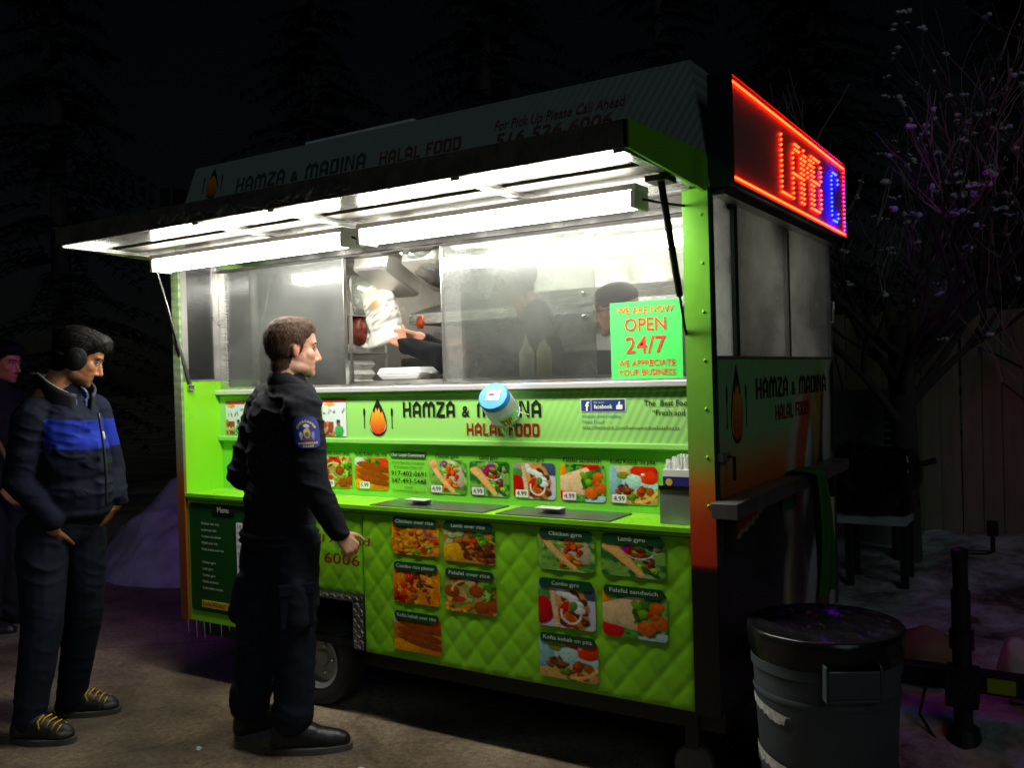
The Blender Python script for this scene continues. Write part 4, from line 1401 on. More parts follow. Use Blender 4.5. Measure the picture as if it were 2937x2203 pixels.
# napkin holder by the corner post
hold = thing('steel_caddy', 'dull steel caddy standing on the counter against the corner post', 'caddy', (-.15, .16, .932))
MB().box(-.222, -.092, .055, .059, .9370, 1.070).box(-.222, -.092, .201, .205, .9370, 1.070).box(-.226, -.2225, .055, .205, .9370, 1.070).box(-.0915, -.088, .055, .205, .9370, 1.070).box(-.222, -.092, .0595, .2005, .9370, .942).build('caddy_body', mat('dull_steel', (.34, .36, .34), .5, .7, var=.2), hold)
MB().box(-.2265, -.0875, .050, .0545, 1.060, 1.074).build('caddy_rim', M_steelp, hold)
nb = thing('straw_carton', 'blue printed carton of white paper wrapped straws in the steel caddy', 'carton', (-.15, .15, 1.0))
MB().box(-.216, -.098, .065, .195, .943, 1.105).build('carton', mat('purple_blue_card', L3(46, 40, 128), .5), nb)
MB().box(-.2165, -.0975, .0645, .1955, 1.1055, 1.130).build('carton_rim', M_tag, nb)
poly('sun_mark', [(-.192 + .013 * math.cos(a), 1.086 + .013 * math.sin(a)) for a in np.linspace(0, 2 * math.pi, 16, endpoint=False)], mat('yellow_mark', L3(232, 200, 60), .5), nb, FRONT(.0645), .001)
rg = random.Random(4)
b = MB()
for k in range(90):
    x, y = rg.uniform(-.212, -.102), rg.uniform(.068, .192)
    b.box(x - .004, x + .004, y - .004, y + .004, 1.1, 1.135 + rg.uniform(0, .03) + .02 * math.sin((x + .157) * 25 + 1.5))
tag(b.build('straws', M_tag, nb), kind='stuff')

# flyers on the name panel
def flyer(label, u0, u1, w0, w1, seed):
    im = canvas(26, 36, (214, 226, 226))
    X, Y = grid(im)
    im[Y < .10] = lin((170, 34, 40))
    blob(im, .3, .16, .22, .05, 0, (230, 160, 40), seed)
    bits(im, 5, (.05, .22, .95, .42), .10, [(160, 176, 176), (196, 204, 200), (120, 130, 130)], seed, asp=4)
    im[(Y > .62) & (X < .45)] = lin((150, 60, 40))
    bits(im, 8, (.02, .62, .45, .98), .10, [(196, 120, 60), (110, 60, 50), (214, 180, 120)], seed + 3)
    blob(im, .68, .86, .2, .17, 0, (50, 170, 70), seed + 5, wob=.1)
    blob(im, .66, .66, .08, .08, 0, (150, 90, 60), seed + 6, wob=.05)
    blob(im, .66, .60, .09, .05, 0, (40, 34, 30), seed + 7, wob=.05)
    f = thing('flyer', label, 'flyer', ((u0 + u1) / 2, REC - .024, w0))
    picture('flyer_print', im, M_printm, f, FRONT(REC - .0235), u0, u1, w0, w1, h=.0)
    return f
flyer('small white and red takeout flyer stuck beside the flame emblem', -2.015, -1.866, 1.218, 1.396, 3)
flyer('small pale flyer stuck at the end of the name panel by the recess wall', -2.70, -2.56, 1.222, 1.39, 17)

# foam box on the shelf in the opening
M_foam = mat('white_foam', (.82, .82, .80), .55, var=.03, bump=.05, bscale=150)
def foam_box(label, x, y, z, w=.24, d=.20, h=.065, group=None, rz=0):
    f = thing('foam_box', label, 'takeout box', (x, y, z), rz, group)
    LOCAL[0] = True
    def fr(a0, d0, z0, a1, d1, z1, nm):
        q = MB()
        q.add([(-a0, -d0, z0), (a0, -d0, z0), (a0, d0, z0), (-a0, d0, z0), (-a1, -d1, z1), (a1, -d1, z1), (a1, d1, z1), (-a1, d1, z1)],
              [(0, 3, 2, 1), (4, 5, 6, 7), (0, 1, 5, 4), (1, 2, 6, 5), (2, 3, 7, 6), (3, 0, 4, 7)])
        q.build(nm, M_foam, f, bevel=.006)
    fr(w * .40, d * .40, 0, w * .485, d * .485, h * .48, 'box_base')
    fr(w * .50, d * .50, h * .49, w * .44, d * .44, h, 'box_lid')
    MB().box(w * .5, w * .54, -.02, .02, h * .48, h * .58).build('box_tab', M_foam, f)
    LOCAL[0] = False
    return f
foam_box('white foam takeout box alone on the shelf in the serving opening', -1.70, .500, 1.476, .27, .2, .06)
for k in range(7):
    foam_box('white foam box stacked behind the fogged pane', -2.56, .56, 1.476 + .062 * k, .20, .20, .06, 'foam boxes stacked behind the fogged pane')
for lvl, n in ((1.428, 3), (1.638, 2)):
    for k in range(n):
        foam_box('white foam box stacked on the wire rack', -2.52, .97, lvl + .056 * k, .22, .20, .055, 'foam boxes stacked on the rack')
# an inner ledge that carries the fogged stack
BX('inner_ledge', M_steel, cart, -2.75, -2.44, .42, .68, 1.455, 1.4755)

# steel pans hung under the ceiling, mouths up, tilted
M_pan = mat('pan_steel', (.70, .68, .64), .34, .6, var=.08, scale=9, rvar=.08)
def pan(label, x, y, z, film=False):
    p = thing('steel_pan', label, 'pan', (x, y, z))
    p.rotation_euler = (RAD(-22), 0, RAD(4))
    LOCAL[0] = True
    q = MB()
    def ring(a, d, zz):
        return [(sx * a + ox, sy * d + oy, zz) for sx, sy, ox, oy in ((-1, -1, 0, .02), (-1, -1, .02, 0), (1, -1, -.02, 0), (1, -1, 0, .02), (1, 1, 0, -.02), (1, 1, -.02, 0), (-1, 1, .02, 0), (-1, 1, 0, -.02))]
    rs = [ring(.085, .15, .0), ring(.098, .163, .012), ring(.105, .172, .10), ring(.125, .19, .102), ring(.123, .188, .106), ring(.10, .165, .104), ring(.094, .158, .014), ring(.084, .148, .004)]
    vs = [v for r in rs for v in r]
    fs = [(i * 8 + k, i * 8 + (k + 1) % 8, i * 8 + 8 + (k + 1) % 8, i * 8 + 8 + k) for i in range(len(rs) - 1) for k in range(8)]
    fs += [tuple(range(8)), tuple(range(56, 64))]
    q.add(vs, fs)
    q.build('pan_body', M_pan, p, bevel=.003, smooth=True, angle=RAD(50))
    MB().box(-.012, .012, -.02, .02, .104, .16).build('hanger', M_steel2, p)
    if film:
        g = MB()
        g.ell((0, 0, .06), (.135, .20, .075), n=24, m=14)
        me = g.mesh('plastic_wrap')
        P = co(me)
        N_ = P / np.linalg.norm(P, axis=1)[:, None]
        P = P + N_ * (fbm(P * 26, 4) - .5)[:, None] * .05
        setco(me, P)
        put('plastic_wrap', me, M_film, p, smooth=False)
    LOCAL[0] = False
    return p
pan('bare steel pan hung tilted under the ceiling', -1.80, .455, 1.945)
pan('steel pan wrapped in clear plastic hung under the ceiling', -1.52, .475, 1.955, True)

# hanging plastic bags
def bag(name, label, c, r, seed, m, cat='bag', squash=(1, .45, 1), tip=.7):
    g = MB()
    g.ell((0, 0, 0), (r[0], r[1], r[2]), n=28, m=20)
    P = np.array(g.v)
    t = (P[:, 2] / r[2] + 1) / 2
    k = 1 - tip * np.clip(t - .35, 0, 1) ** 1.3
    P[:, 0] *= k
    P[:, 1] *= k
    n_ = fbm(np.stack([P[:, 0] * 30, P[:, 1] * 30, P[:, 2] * 7], 1), seed) - .5
    P = P * (1 + n_[:, None] * .7)
    P[:, 2] = np.clip(P[:, 2], -r[2] * .8, r[2] * .85)
    me = bpy.data.meshes.new(name)
    me.from_pydata([tuple(p) for p in P], [], g.f)
    o = put(name, me, m, None, smooth=True)
    o.location = c
    tag(o, label, cat)
    return o
M_bag = mat('thin_white_bag', (.75, .75, .72), .3, var=.08, bump=.3, bscale=25)
bag('plastic_bag', 'thin white plastic bag hanging beside the window pane edge', (-2.06, .62, 1.93), (.12, .06, .14), 3, M_film, tip=-.35)
bag('food_pack', 'crinkled brown red food pack hanging above the rack', (-2.46, .93, 1.76), (.10, .07, .10), 5, mat('brown_red_pack', L3(112, 44, 30), .45, var=.6, scale=24, bump=.9, bscale=30), tip=-.1)  # crinkled brown-red food packaging
bag('sauce_bag', 'clear bag of orange red sauce hanging behind the hands', (-1.865, .80, 1.775), (.030, .02, .042), 6, mat('sauce_red', L3(190, 70, 26), .3, var=.3, scale=30), tip=.3)
# newspaper-print bag the vendor is filling
wb = thing('takeout_bag', 'crumpled white takeout bag with grey print held by the vendor', 'bag', (-1.86, .52, 1.66))
LOCAL[0] = True
g = MB()
nu, nv = 26, 26
for sgn in (1,):
    vs = []
    for j in range(nv + 1):
        for i in range(nu):
            a = 2 * math.pi * i / nu
            t = j / nv
            x = math.copysign(abs(math.cos(a)) ** .6, math.cos(a)) * (.085 - .015 * t)
            y = math.copysign(abs(math.sin(a)) ** .8, math.sin(a)) * (.035 - .022 * t)
            vs.append((x + .035 * t - .03 * t * t, y, .24 * t))
    fs = [(j * nu + i, j * nu + (i + 1) % nu, (j + 1) * nu + (i + 1) % nu, (j + 1) * nu + i) for j in range(nv) for i in range(nu)]
    fs.append(tuple(range(nu)))
P = np.array(vs)
P += (np.stack([fbm(P * 16, 1), fbm(P * 16, 7), fbm(P * 16, 9)], 1) - .5) * .035
col = np.tile(lin((224, 222, 214)), (len(P), 1))
pr = (fbm(P * np.array([40, 40, 120]), 3) > .56) & (P[:, 2] > .05) & (P[:, 2] < .19)
col[pr] = lin((150, 150, 148))
yl = (np.abs(P[:, 2] - .17) < .02) & (np.abs(P[:, 0] - .0) < .02)
col[yl] = lin((214, 150, 60))
g.add([tuple(p) for p in P], fs, [tuple(c) for c in col])
g.build('bag_body', M_printm, wb, smooth=True)
wb.rotation_euler = (0, RAD(-14), RAD(8))
wb.scale = (1.2, 1.2, 1.15)
LOCAL[0] = False
# squeeze bottles behind the pane
for i, (x, c) in enumerate(((-1.02, (232, 226, 200)), (-.93, (228, 214, 160)))):
    e = thing('squeeze_bottle', ['pale cream squeeze bottle standing behind the sliding pane', 'pale yellow squeeze bottle standing behind the sliding pane'][i], 'bottle', (x, .47, 1.476))
    MB().lathe([(.030, 1.476), (.033, 1.49), (.033, 1.58), (.026, 1.60), (.018, 1.605)], 20, Matrix.Translation((x, .47, 0))).build('bottle_body', mat('bottle_%s' % ('cream', 'yellow')[i], L3(*c), .35, var=.03), e, smooth=True, angle=RAD(40))
    MB().lathe([(.018, 1.606), (.016, 1.615), (.005, 1.64), (.003, 1.66)], 14, Matrix.Translation((x, .47, 0))).build('nozzle', M_tag, e, smooth=True)

# green towel over the side rail
tw = MB()
nu, nv = 14, 40
for j in range(nv + 1):
    t = j / nv
    L = t * .78
    # path over the rail: inside hang .16, over the top, then a long outer hang
    if L < .16:
        x, z = .000, 1.045 - (.16 - L)
        x = .104 if False else .004
    elif L < .27:
        a = (L - .16) / .11
        x, z = .002 + .106 * a, 1.046 + .012 * math.sin(math.pi * a)
    else:
        x, z = .110 + .02 * math.sin((L - .27) * 5), 1.046 - (L - .27)
    for i in range(nu + 1):
        s = i / nu
        wdt = .17 - .05 * math.exp(-((L - .27) / .15) ** 2) + .04 * max(0, L - .5)
        y = .88 + (s - .5) * wdt * 2 * .62 + .05 * (L - .2)
        tw.v.append((x + (.016 * math.sin(s * 19 + L * 4) + .008 * math.sin(s * 41)) * (1 if L > .27 else .25) + (.016 if L > .27 else .004), y, z))
tw.f = [(j * (nu + 1) + i, j * (nu + 1) + i + 1, (j + 1) * (nu + 1) + i + 1, (j + 1) * (nu + 1) + i) for j in range(nv) for i in range(nu)]
o = tw.build('towel', mat('green_towel', L3(34, 110, 42), .95, var=.15, bump=.4, bscale=220), None, smooth=True)
tag(o, 'bright green towel draped over the side rail of the cart', 'towel')

# rubbish bin with a black liner
TX, TY, TR, TH = .335, .066, .246, .64
bin_ = thing('trash_can', 'round grey rubbish bin with black liner beside the cart corner', 'trash can', (TX, TY, 0))
TM = Matrix.Translation((TX, TY, 0))
M_bin = mat('grey_bin_plastic', L3(74, 84, 90), .5, var=.15, scale=5, bump=.08, bscale=90)
MB().lathe([(.001, .0), (TR * .80, .0), (TR * .82, .01), (TR * .93, TH * .80), (TR * .955, TH * .81), (TR * .96, TH * .86), (TR * .94, TH * .87), (TR * .97, TH - .03), (TR * .97, TH - .01)], 48, TM, cap=False).build('bin_body', M_bin, bin_, smooth=True, angle=RAD(30))
for zz in (.20, .44):
    MB().lathe([(TR * (.82 + .11 * zz / .51) + .001, zz - .012), (TR * (.82 + .11 * zz / .51) + .006, zz), (TR * (.82 + .11 * zz / .51) + .002, zz + .012)], 48, TM, cap=False).build('bin_band', M_bin, bin_, smooth=True)
# moulded grip facing the viewer
a0 = math.atan2(CAM.y - TY, CAM.x - TX)
gp = Matrix.Translation((TX, TY, TH * .86)) @ Matrix.Rotation(a0 + RAD(18), 4, 'Z') @ Matrix.Translation((TR * .95, 0, 0))
MB().box(-.012, .030, -.085, -.078, -.075, .035, M=gp).box(-.012, .030, .078, .085, -.075, .035, M=gp).box(-.012, .030, -.0775, .0775, -.075, -.066, M=gp).box(.022, .030, -.0775, .0775, -.0655, .02, M=gp).build('bin_grip', M_bin, bin_, bevel=.003)
# torn white stickers
def sticker(a1, a2, z0, z1, sd):
    q = MB()
    n = 44
    rj = random.Random(sd)
    jag = 0.0
    for i in range(n + 1):
        a = a0 + a1 + (a2 - a1) * i / n
        jag = .7 * jag + rj.uniform(-.005, .005) + (.012 if i > n - 5 else 0)
        for zz in (z0 + jag + .02 * (i / n), z1 + .02 * (i / n)):
            r = TR * (.82 + .11 * zz / .51) + .004
            q.v.append((TX + r * math.cos(a), TY + r * math.sin(a), zz - .05 * (i / n)))
    q.f = [(2 * i, 2 * i + 2, 2 * i + 3, 2 * i + 1) for i in range(n)]
    q.build('torn_sticker', mat('torn_white_label', (.62, .62, .58), .55, var=.3, scale=60), bin_)
sticker(RAD(-80), RAD(-28), .395, .425, 1)
sticker(RAD(-84), RAD(-30), .225, .262, 4)
ln = MB()
n = 56
n = 72
prof = [(TR * .965, TH - .085), (TR * .985, TH - .06), (TR * 1.0, TH - .02), (TR * .998, TH + .004), (TR * .97, TH + .010)]
prof += [(TR * t, TH + .010 - .022 * (1 - t) ** .6) for t in np.linspace(.93, .02, 26)]
P = np.array([(r * math.cos(2 * math.pi * k / n), r * math.sin(2 * math.pi * k / n), zz) for r, zz in prof for k in range(n)])
rr_ = np.hypot(P[:, 0], P[:, 1]) / TR
du, dv = P[:, 0] * .55 + P[:, 1] * .83, -P[:, 0] * .83 + P[:, 1] * .55
wr = 1 - np.abs(2 * fbm(np.stack([du * 34, dv * 5, 0 * du], 1), 6, 3) - 1)
P[:, 2] += np.where(rr_ < .95, .020 * (wr ** 2 - .4) * np.clip((.97 - rr_) / .12, 0, 1), 0)
P[:, :2] *= (1 + np.where(rr_ > .95, .012 * (fbm(np.stack([P[:, 0] * 14, P[:, 1] * 14, P[:, 2] * 60], 1), 8) - .5), 0))[:, None]
ln.v = [(TX + a_, TY + b_, c_) for a_, b_, c_ in P]
ln.f = [(i * n + k, i * n + (k + 1) % n, (i + 1) * n + (k + 1) % n, (i + 1) * n + k) for i in range(len(prof) - 1) for k in range(n)]
M_liner = mat('black_liner_plastic', (.010, .011, .012), .22, var=.2, bump=.25, bscale=16)
ln.build('bin_liner', M_liner, bin_, smooth=True)
# ------------------------------------------------------------------ people (local frame: x = across the view, y = away, z = up)
RZ = math.atan2(.534, .845)
M_skin = mat('skin', attr='Col', rough=.5, var=.06, scale=40, sss=.08)
M_hair = mat('hair', attr='Col', rough=.62, var=.30, scale=60, aniso=(1, 1, .25), bump=.2, bscale=220, spec=.12)
M_cloth = mat('fleece_cloth', attr='Col', rough=.9, var=.12, scale=60, bump=.25, bscale=260, spec=.2)
M_shell = mat('nylon_shell', attr='Col', rough=.88, var=.10, scale=40, bump=.12, bscale=240, spec=.12)
M_denim = mat('denim', attr='Col', rough=.85, var=.18, scale=30, bump=.25, bscale=300, spec=.2)
M_leather = mat('black_leather', (.012, .012, .013), .4, var=.25, scale=20, bump=.15, bscale=60)
M_sole = mat('shoe_sole', (.09, .09, .085), .7)

def basis(fwd, tilt=0.0):
    """3x3 whose columns are right, forward, up for a heading (x, y)"""
    f = Vector((fwd[0], fwd[1], 0)).normalized()
    r = Vector((f.y, -f.x, 0))
    u = Vector((0, 0, 1))
    f2 = f * math.cos(tilt) - u * math.sin(tilt)
    u2 = u * math.cos(tilt) + f * math.sin(tilt)
    return Matrix(((r.x, f2.x, u2.x), (r.y, f2.y, u2.y), (r.z, f2.z, u2.z)))

def head_prims(mb, c, B, k=1.0, jaw=1.0):
    c = Vector(c)
    def P(x, y, z):
        return c + B @ (Vector((x, y, z)) * k)
    def E(p, r, n=18, m=12):
        mb.ell(P(*p), [q * k for q in r], rot=B, n=n, m=m)
    E((0, -.014, .028), (.076, .098, .088))
    E((0, .012, .045), (.070, .080, .070))
    E((0, .030, -.035), (.058 * jaw, .062, .070))
    E((0, .036, -.070), (.050 * jaw, .052, .042))
    E((0, .070, -.092), (.026 * jaw, .022, .022))
    E((0, .074, .028), (.050, .022, .020))
    for s in (-1, 1):
        E((s * .036, .052, -.020), (.027, .030, .030))
        E((s * .040 * jaw, .012, -.072), (.022, .046, .026))
        E((s * .076, -.006, -.008), (.008, .016, .028), 12, 8)
        E((s * .079, -.012, .004), (.007, .012, .017), 12, 8)
        mb.cap(P(s * .011, .090, -.040), P(s * .013, .094, -.041), .0085 * k, .0085 * k, 10, 4)
    mb.cap(P(0, .086, .014), P(0, .108, -.034), .009 * k, .0125 * k, 12, 4)
    mb.cap(P(-.016, .083, -.066), P(.016, .083, -.066), .0075 * k, None, 10, 4)
    mb.cap(P(-.013, .081, -.079), P(.013, .081, -.079), .0085 * k, None, 10, 4)
    mb.cap(P(0, -.028, -.05), P(0, -.034, -.17), .054 * k, .060 * k, 16, 4)
    mb.cap(P(0, -.04, -.15), P(0, -.045, -.25), .056 * k, .06 * k, 16, 4)
    return P

def hand_prims(mb, wrist, along, back, thumb, curl=25, k=1.0, spread=1.0):
    w = Vector(wrist)
    a = Vector(along).normalized()
    n = Vector(back)
    n = (n - a * n.dot(a)).normalized()
    t = n.cross(a)
    if t.dot(Vector(thumb)) < 0:
        t = -t
    offs = (.029, .010, -.010, -.028)
    kn = (.086, .091, .086, .076)
    ln = (1.0, 1.08, 1.0, .78)
    for i in range(4):
        p0 = w + t * offs[i] * .55 * k
        p1 = w + (a * kn[i] + t * offs[i] * spread) * k
        mb.cap(p0, p1, .0145 * k, .0115 * k, 10, 4)
        ang = 0.0
        d = a
        for j, (sl, r0, r1) in enumerate(((.043, .0098, .0088), (.027, .0088, .0080), (.020, .0080, .0070))):
            ang += RAD(curl) * (1.0 if j else .7)
            d = a * math.cos(ang) - n * math.sin(ang)
            q = p1 + d * sl * ln[i] * k
            mb.cap(p1, q, r0 * k, r1 * k, 10, 4)
            p1 = q
    p0 = w + (a * .022 + t * .024) * k
    d = (a * .72 + t * .62 - n * .25).normalized()
    for sl, r0, r1 in ((.045, .014, .0115), (.031, .0112, .0100), (.024, .0098, .0082)):
        q = p0 + d * sl * k
        mb.cap(p0, q, r0 * k, r1 * k, 10, 4)
        p0 = q
        d = (d + a * .35 - t * .12 - n * .12).normalized()
    mb.cap(w - a * .015 * k, w + a * .01 * k, .027 * k, .025 * k, 12, 4)

def face_parts(parent, P, B, k, brow, iris=(.02, .012, .008), eyes=True):
    for s in (-1, 1):
        if eyes:
            MB().ell(P(s * .031, .0755, .005), [.0112 * k] * 3, n=12, m=8).build('eye', mat('eye_white', (.55, .53, .50), .25), parent, smooth=True)
            MB().ell(P(s * .0315, .0842, .004), [.0056 * k, .0035 * k, .0056 * k], rot=B, n=10, m=6).build('iris', mat('dark_iris', iris, .2), parent, smooth=True)
            MB().cap(P(s * .019, .0835, .0125), P(s * .044, .0795, .0115), .0060 * k, .0050 * k, 8, 3).build('eyelid', brow[1], parent, smooth=True)
        MB().cap(P(s * .015, .093, .028), P(s * .048, .080, .030), .0050 * k, .0034 * k, 8, 3).build('eyebrow', brow[0], parent, smooth=True)

def skin_colour(base, P, c, B, k, beard=None, lip=(170, 92, 84)):
    def f(V, N_):
        q = (V - np.array(c)) @ np.array(B) / k
        col = np.tile(lin(base), (len(V), 1))
        ruddy = np.exp(-(((np.abs(q[:, 0]) - .045) / .022) ** 2 + ((q[:, 1] - .07) / .04) ** 2 + ((q[:, 2] + .03) / .025) ** 2))
        ear = (np.abs(q[:, 0]) > .069) & (np.abs(q[:, 2]) < .05) & (np.abs(q[:, 1]) < .03)
        col = col * (1 - .35 * ruddy[:, None] * np.array([0, .5, .5]))
        col[ear] *= np.array([1.0, .78, .74])
        lp = (np.abs(q[:, 2] + .072) < .012) & (np.abs(q[:, 0]) < .024) & (q[:, 1] > .074)
        col[lp] = lin(lip)
        if beard is not None:
            bm = np.clip((-.035 - q[:, 2] - .25 * np.clip(q[:, 1] - .02, 0, 1)) / .03, 0, 1) * (q[:, 1] > -.01) * (q[:, 2] > -.125) * (1 - .8 * lp)
            col = col * (1 - beard[1] * bm[:, None]) + lin(beard[0]) * beard[1] * bm[:, None]
        return col
    return f

def hair_from(body, c, B, k, mask, thick, col, parent, seed=1, rough=.008):
    """hair grown from the scalp part of the body's own surface"""
    me = body.data
    V, N_ = co(me), nrm(me)
    q = (V - np.array(c)) @ np.array(B) / k
    m = mask(q)
    keep = m > 0
    bm = bmesh.new()
    bm.from_mesh(me)
    bm.verts.ensure_lookup_table()
    bmesh.ops.delete(bm, geom=[v for v in bm.verts if not keep[v.index]], context='VERTS')
    hm = bpy.data.meshes.new('hair')
    bm.to_mesh(hm)
    bm.free()
    idx = np.where(keep)[0]
    V, N_, q, m = V[idx], N_[idx], q[idx], m[idx]
    st = fbm(np.stack([q[:, 0] * 190, q[:, 1] * 34, q[:, 2] * 60], 1), seed) - .5
    lump = fbm(q * 22, seed + 3) - .5
    t = thick(q) * np.clip(m / 2.6, 0, 1) ** .7 + (st + lump) * rough * np.clip(m / 2, 0, 1) + .0012
    setco(hm, V + N_ * (t * k)[:, None])
    cc = lin(col) * (1 + 1.0 * st + .5 * lump)[:, None]
    setcol(hm, np.clip(cc, 0.002, 1))
    # loose strands lying along the head
    rs = np.random.RandomState(seed)
    B_ = np.array(B)
    V2, N2_ = co(hm), N_
    ok = np.where(m > .8)[0]
    pick = ok[rs.randint(0, len(ok), 2600)]
    flow = np.where((q[pick, 1] > .02)[:, None], np.array([[0, .9, .1]]), np.array([[0, -.25, -.9]]))
    flow = np.where((q[pick, 2] > .085)[:, None], np.array([[0, .95, 0]]), flow) + rs.normal(0, .28, (len(pick), 3))
    d = flow @ B_.T
    n3 = N2_[pick]
    d = d - n3 * (d * n3).sum(1)[:, None] + n3 * rs.uniform(.05, .30, len(pick))[:, None]
    d = d / np.linalg.norm(d, axis=1)[:, None]
    sd_ = np.cross(n3, d)
    p0 = V2[pick]
    ln_ = rs.uniform(.010, .024, len(pick))[:, None] * k
    w_ = .0011 * k
    tri = np.stack([p0 - sd_ * w_ - n3 * .001, p0 + sd_ * w_ - n3 * .001, p0 + d * ln_ + n3 * .0015], 1).reshape(-1, 3)
    st_me = bpy.data.meshes.new('hair_strands')
    st_me.from_pydata([tuple(t_) for t_ in tri], [], [(3 * i, 3 * i + 1, 3 * i + 2) for i in range(len(pick))])
    setcol(st_me, np.clip(np.repeat(lin(col) * rs.uniform(.5, 1.7, (len(pick), 1)), 3, 0), .002, 1))
    tag(put('hair_strands', st_me, M_hair, parent, fixn=False), kind='stuff')
    return put('hair', hm, M_hair, parent, smooth=True, fixn=False)

def folds(amp=.008, fz=16, fx=5, seed=1, up=None):
    def f(P, N_):
        w = (fbm(P * 3.0, seed + 9) - .5) * 1.2
        n1 = fbm(np.stack([P[:, 0] * fx + w, P[:, 1] * fx, P[:, 2] * fz + w * 2 + P[:, 0] * 6], 1), seed, 2)
        n2 = fbm(P * np.array([14, 14, 30]), seed + 4, 2)
        r = np.clip(1 - np.abs(2 * n1 - 1) * 1.3, 0, 1)
        mod = .25 + 1.5 * np.clip((fbm(P * 2.6, seed + 20, 2) - .38) * 3.2, 0, 1)
        out = amp * (1.7 * r ** 3 - .35) * mod + amp * .30 * (n2 - .5)
        if up is not None:
            out = out * up(P)
        return out
    return f
def flat(c):
    return lambda V, N_: np.tile(lin(c), (len(V), 1)) * (1 + .25 * (fbm(V * 9, 2) - .5))[:, None]

def boot(parent, heel, ang, L=.29, w=.048, shaft=.20, name='boot', m=M_leather, sole=M_sole):
    R_ = Matrix.Rotation(ang, 3, 'Z')
    o = Vector((heel[0], heel[1], heel[2] if len(heel) > 2 else 0))
    def P(x, y, z):
        return o + R_ @ Vector((x, y, z))
    b = MB()
    b.cap(P(.035, 0, .045), P(.06, 0, shaft), .045, .05)
    b.cap(P(.03, 0, .042), P(L * .55, 0, .052), .040, .046)
    b.cap(P(L * .5, 0, .055), P(L * .82, .0, .042), .047, .038)
    b.cap(P(L * .70, .0, .040), P(L - .04, .0, .036), .047, .036)
    b.cap(P(.055, 0, .10), P(L * .5, 0, .065), .05, .045)
    bo = organic(name, b, m, parent, .006, 5)
    s = MB()
    n = 24
    ring = []
    for i in range(n):
        a = 2 * math.pi * i / n
        x = L / 2 + (L / 2 + .004) * math.cos(a)
        ww = w * (1.0 + .12 * math.sin(math.pi * min(1, max(0, x / L)) * 1.3 - .6)) * 1.02
        ring.append((x, math.copysign(abs(math.sin(a)) ** .7, math.sin(a)) * ww))
    s.add([P(x, y, 0.001) for x, y in ring] + [P(x, y, .024) for x, y in ring], [tuple(reversed(range(n))), tuple(range(n, 2 * n))] + [(i, (i + 1) % n, n + (i + 1) % n, n + i) for i in range(n)])
    s.build('sole', sole, bo, smooth=True, angle=RAD(50))
    return bo, P

LOCAL[0] = True
# ---- the officer at the counter
COPB = (-1.70, -.31, 0)
pc = thing('person', 'person in dark navy uniform jacket with blue sleeve patch, standing at the counter', 'person', COPB, RZ)
HB = basis((.90, .44), RAD(2))
hc = (.030, .0, 1.612)
b = MB()
HP_ = head_prims(b, hc, HB, 1.0, 1.08)
b.cap((.0, .0, 1.36), (-.03, 0, 1.0), .09, .11)
b.cap((.10, -.15, 1.37), (.135, -.185, 1.07), .05, .042)
b.cap((.135, -.185, 1.07), (.222, -.145, .880), .042, .027)
hand_prims(b, (.226, -.143, .872), (.55, .30, -.78), (.45, -.85, .25), (.75, .1, .6), curl=70, k=.95)
b.cap((-.14, .15, 1.37), (-.215, .07, 1.09), .05, .042)
b.cap((-.215, .07, 1.09), (-.03, .21, 1.00), .042, .027)
hand_prims(b, (-.02, .215, .99), (.85, .3, -.3), (.2, .9, .2), (.3, -.2, .9), curl=25)
body = organic('body', b, M_skin, pc, .0042, 8, color=skin_colour((214, 160, 138), HP_, hc, HB, 1.0, ((150, 116, 96), .30)))
def hairline(front, pts):
    return np.interp(front, [p[0] for p in pts], [p[1] for p in pts])
def ear_free(q, m):
    ear = (np.abs(q[:, 0]) > .070) & (q[:, 2] < .024) & (q[:, 2] > -.042) & (q[:, 1] > -.027) & (q[:, 1] < .014)
    return np.where(ear, -1, m)
def mask(q):
    zl = hairline(q[:, 1], [(-.06, -.092), (-.028, -.080), (-.012, -.030), (.006, -.026), (.020, -.012), (.034, .034), (.052, .050), (.066, .068)])
    return ear_free(q, (q[:, 2] - zl) / .014)
hair_from(body, hc, HB, 1.0, mask, lambda q: .006 + .016 * np.clip((q[:, 2] - .02) / .08, 0, 1), (74, 54, 43), pc, 3, .0045)
BR = (mat('brown_brow', L3(64, 44, 34), .7), mat('fair_eyelid', L3(190, 136, 116), .5))
face_parts(pc, HP_, HB, 1.0, BR)
NAVY = (26, 28, 38)
b = MB()
SB = basis((.79, .612))
b.ell((-.03, .0, 1.30), (.190, .125, .16), rot=SB)
b.ell((-.035, .0, 1.16), (.185, .128, .22), rot=SB)
b.ell((-.045, .0, .98), (.182, .135, .20), rot=SB)
b.ell((-.050, .0, .90), (.185, .140, .085), rot=SB)
b.ell((-.050, .0, .868), (.203, .160, .020), rot=SB)
b.ell((-.050, .0, .838), (.202, .158, .018), rot=SB)
b.cap((.075, -.115, 1.405), (-.115, .115, 1.405), .070, .070)
b.cap((.0, .0, 1.40), (.005, .0, 1.475), .10, .078)
b.cap((.095, -.145, 1.375), (.135, -.185, 1.08), .076, .064)
b.cap((.135, -.185, 1.08), (.214, -.148, .900), .064, .045)
b.cap((.206, -.152, .915), (.222, -.145, .885), .047, .043)
b.cap((-.135, .14, 1.375), (-.205, .06, 1.10), .078, .066)
b.cap((-.205, .06, 1.10), (-.02, .20, 1.01), .064, .050)
jk_ = organic('jacket', b, M_cloth, pc, .0065, 6, folds(.006, 22, 6, 3), flat(NAVY))
b = MB()
n = 30
rows = 5
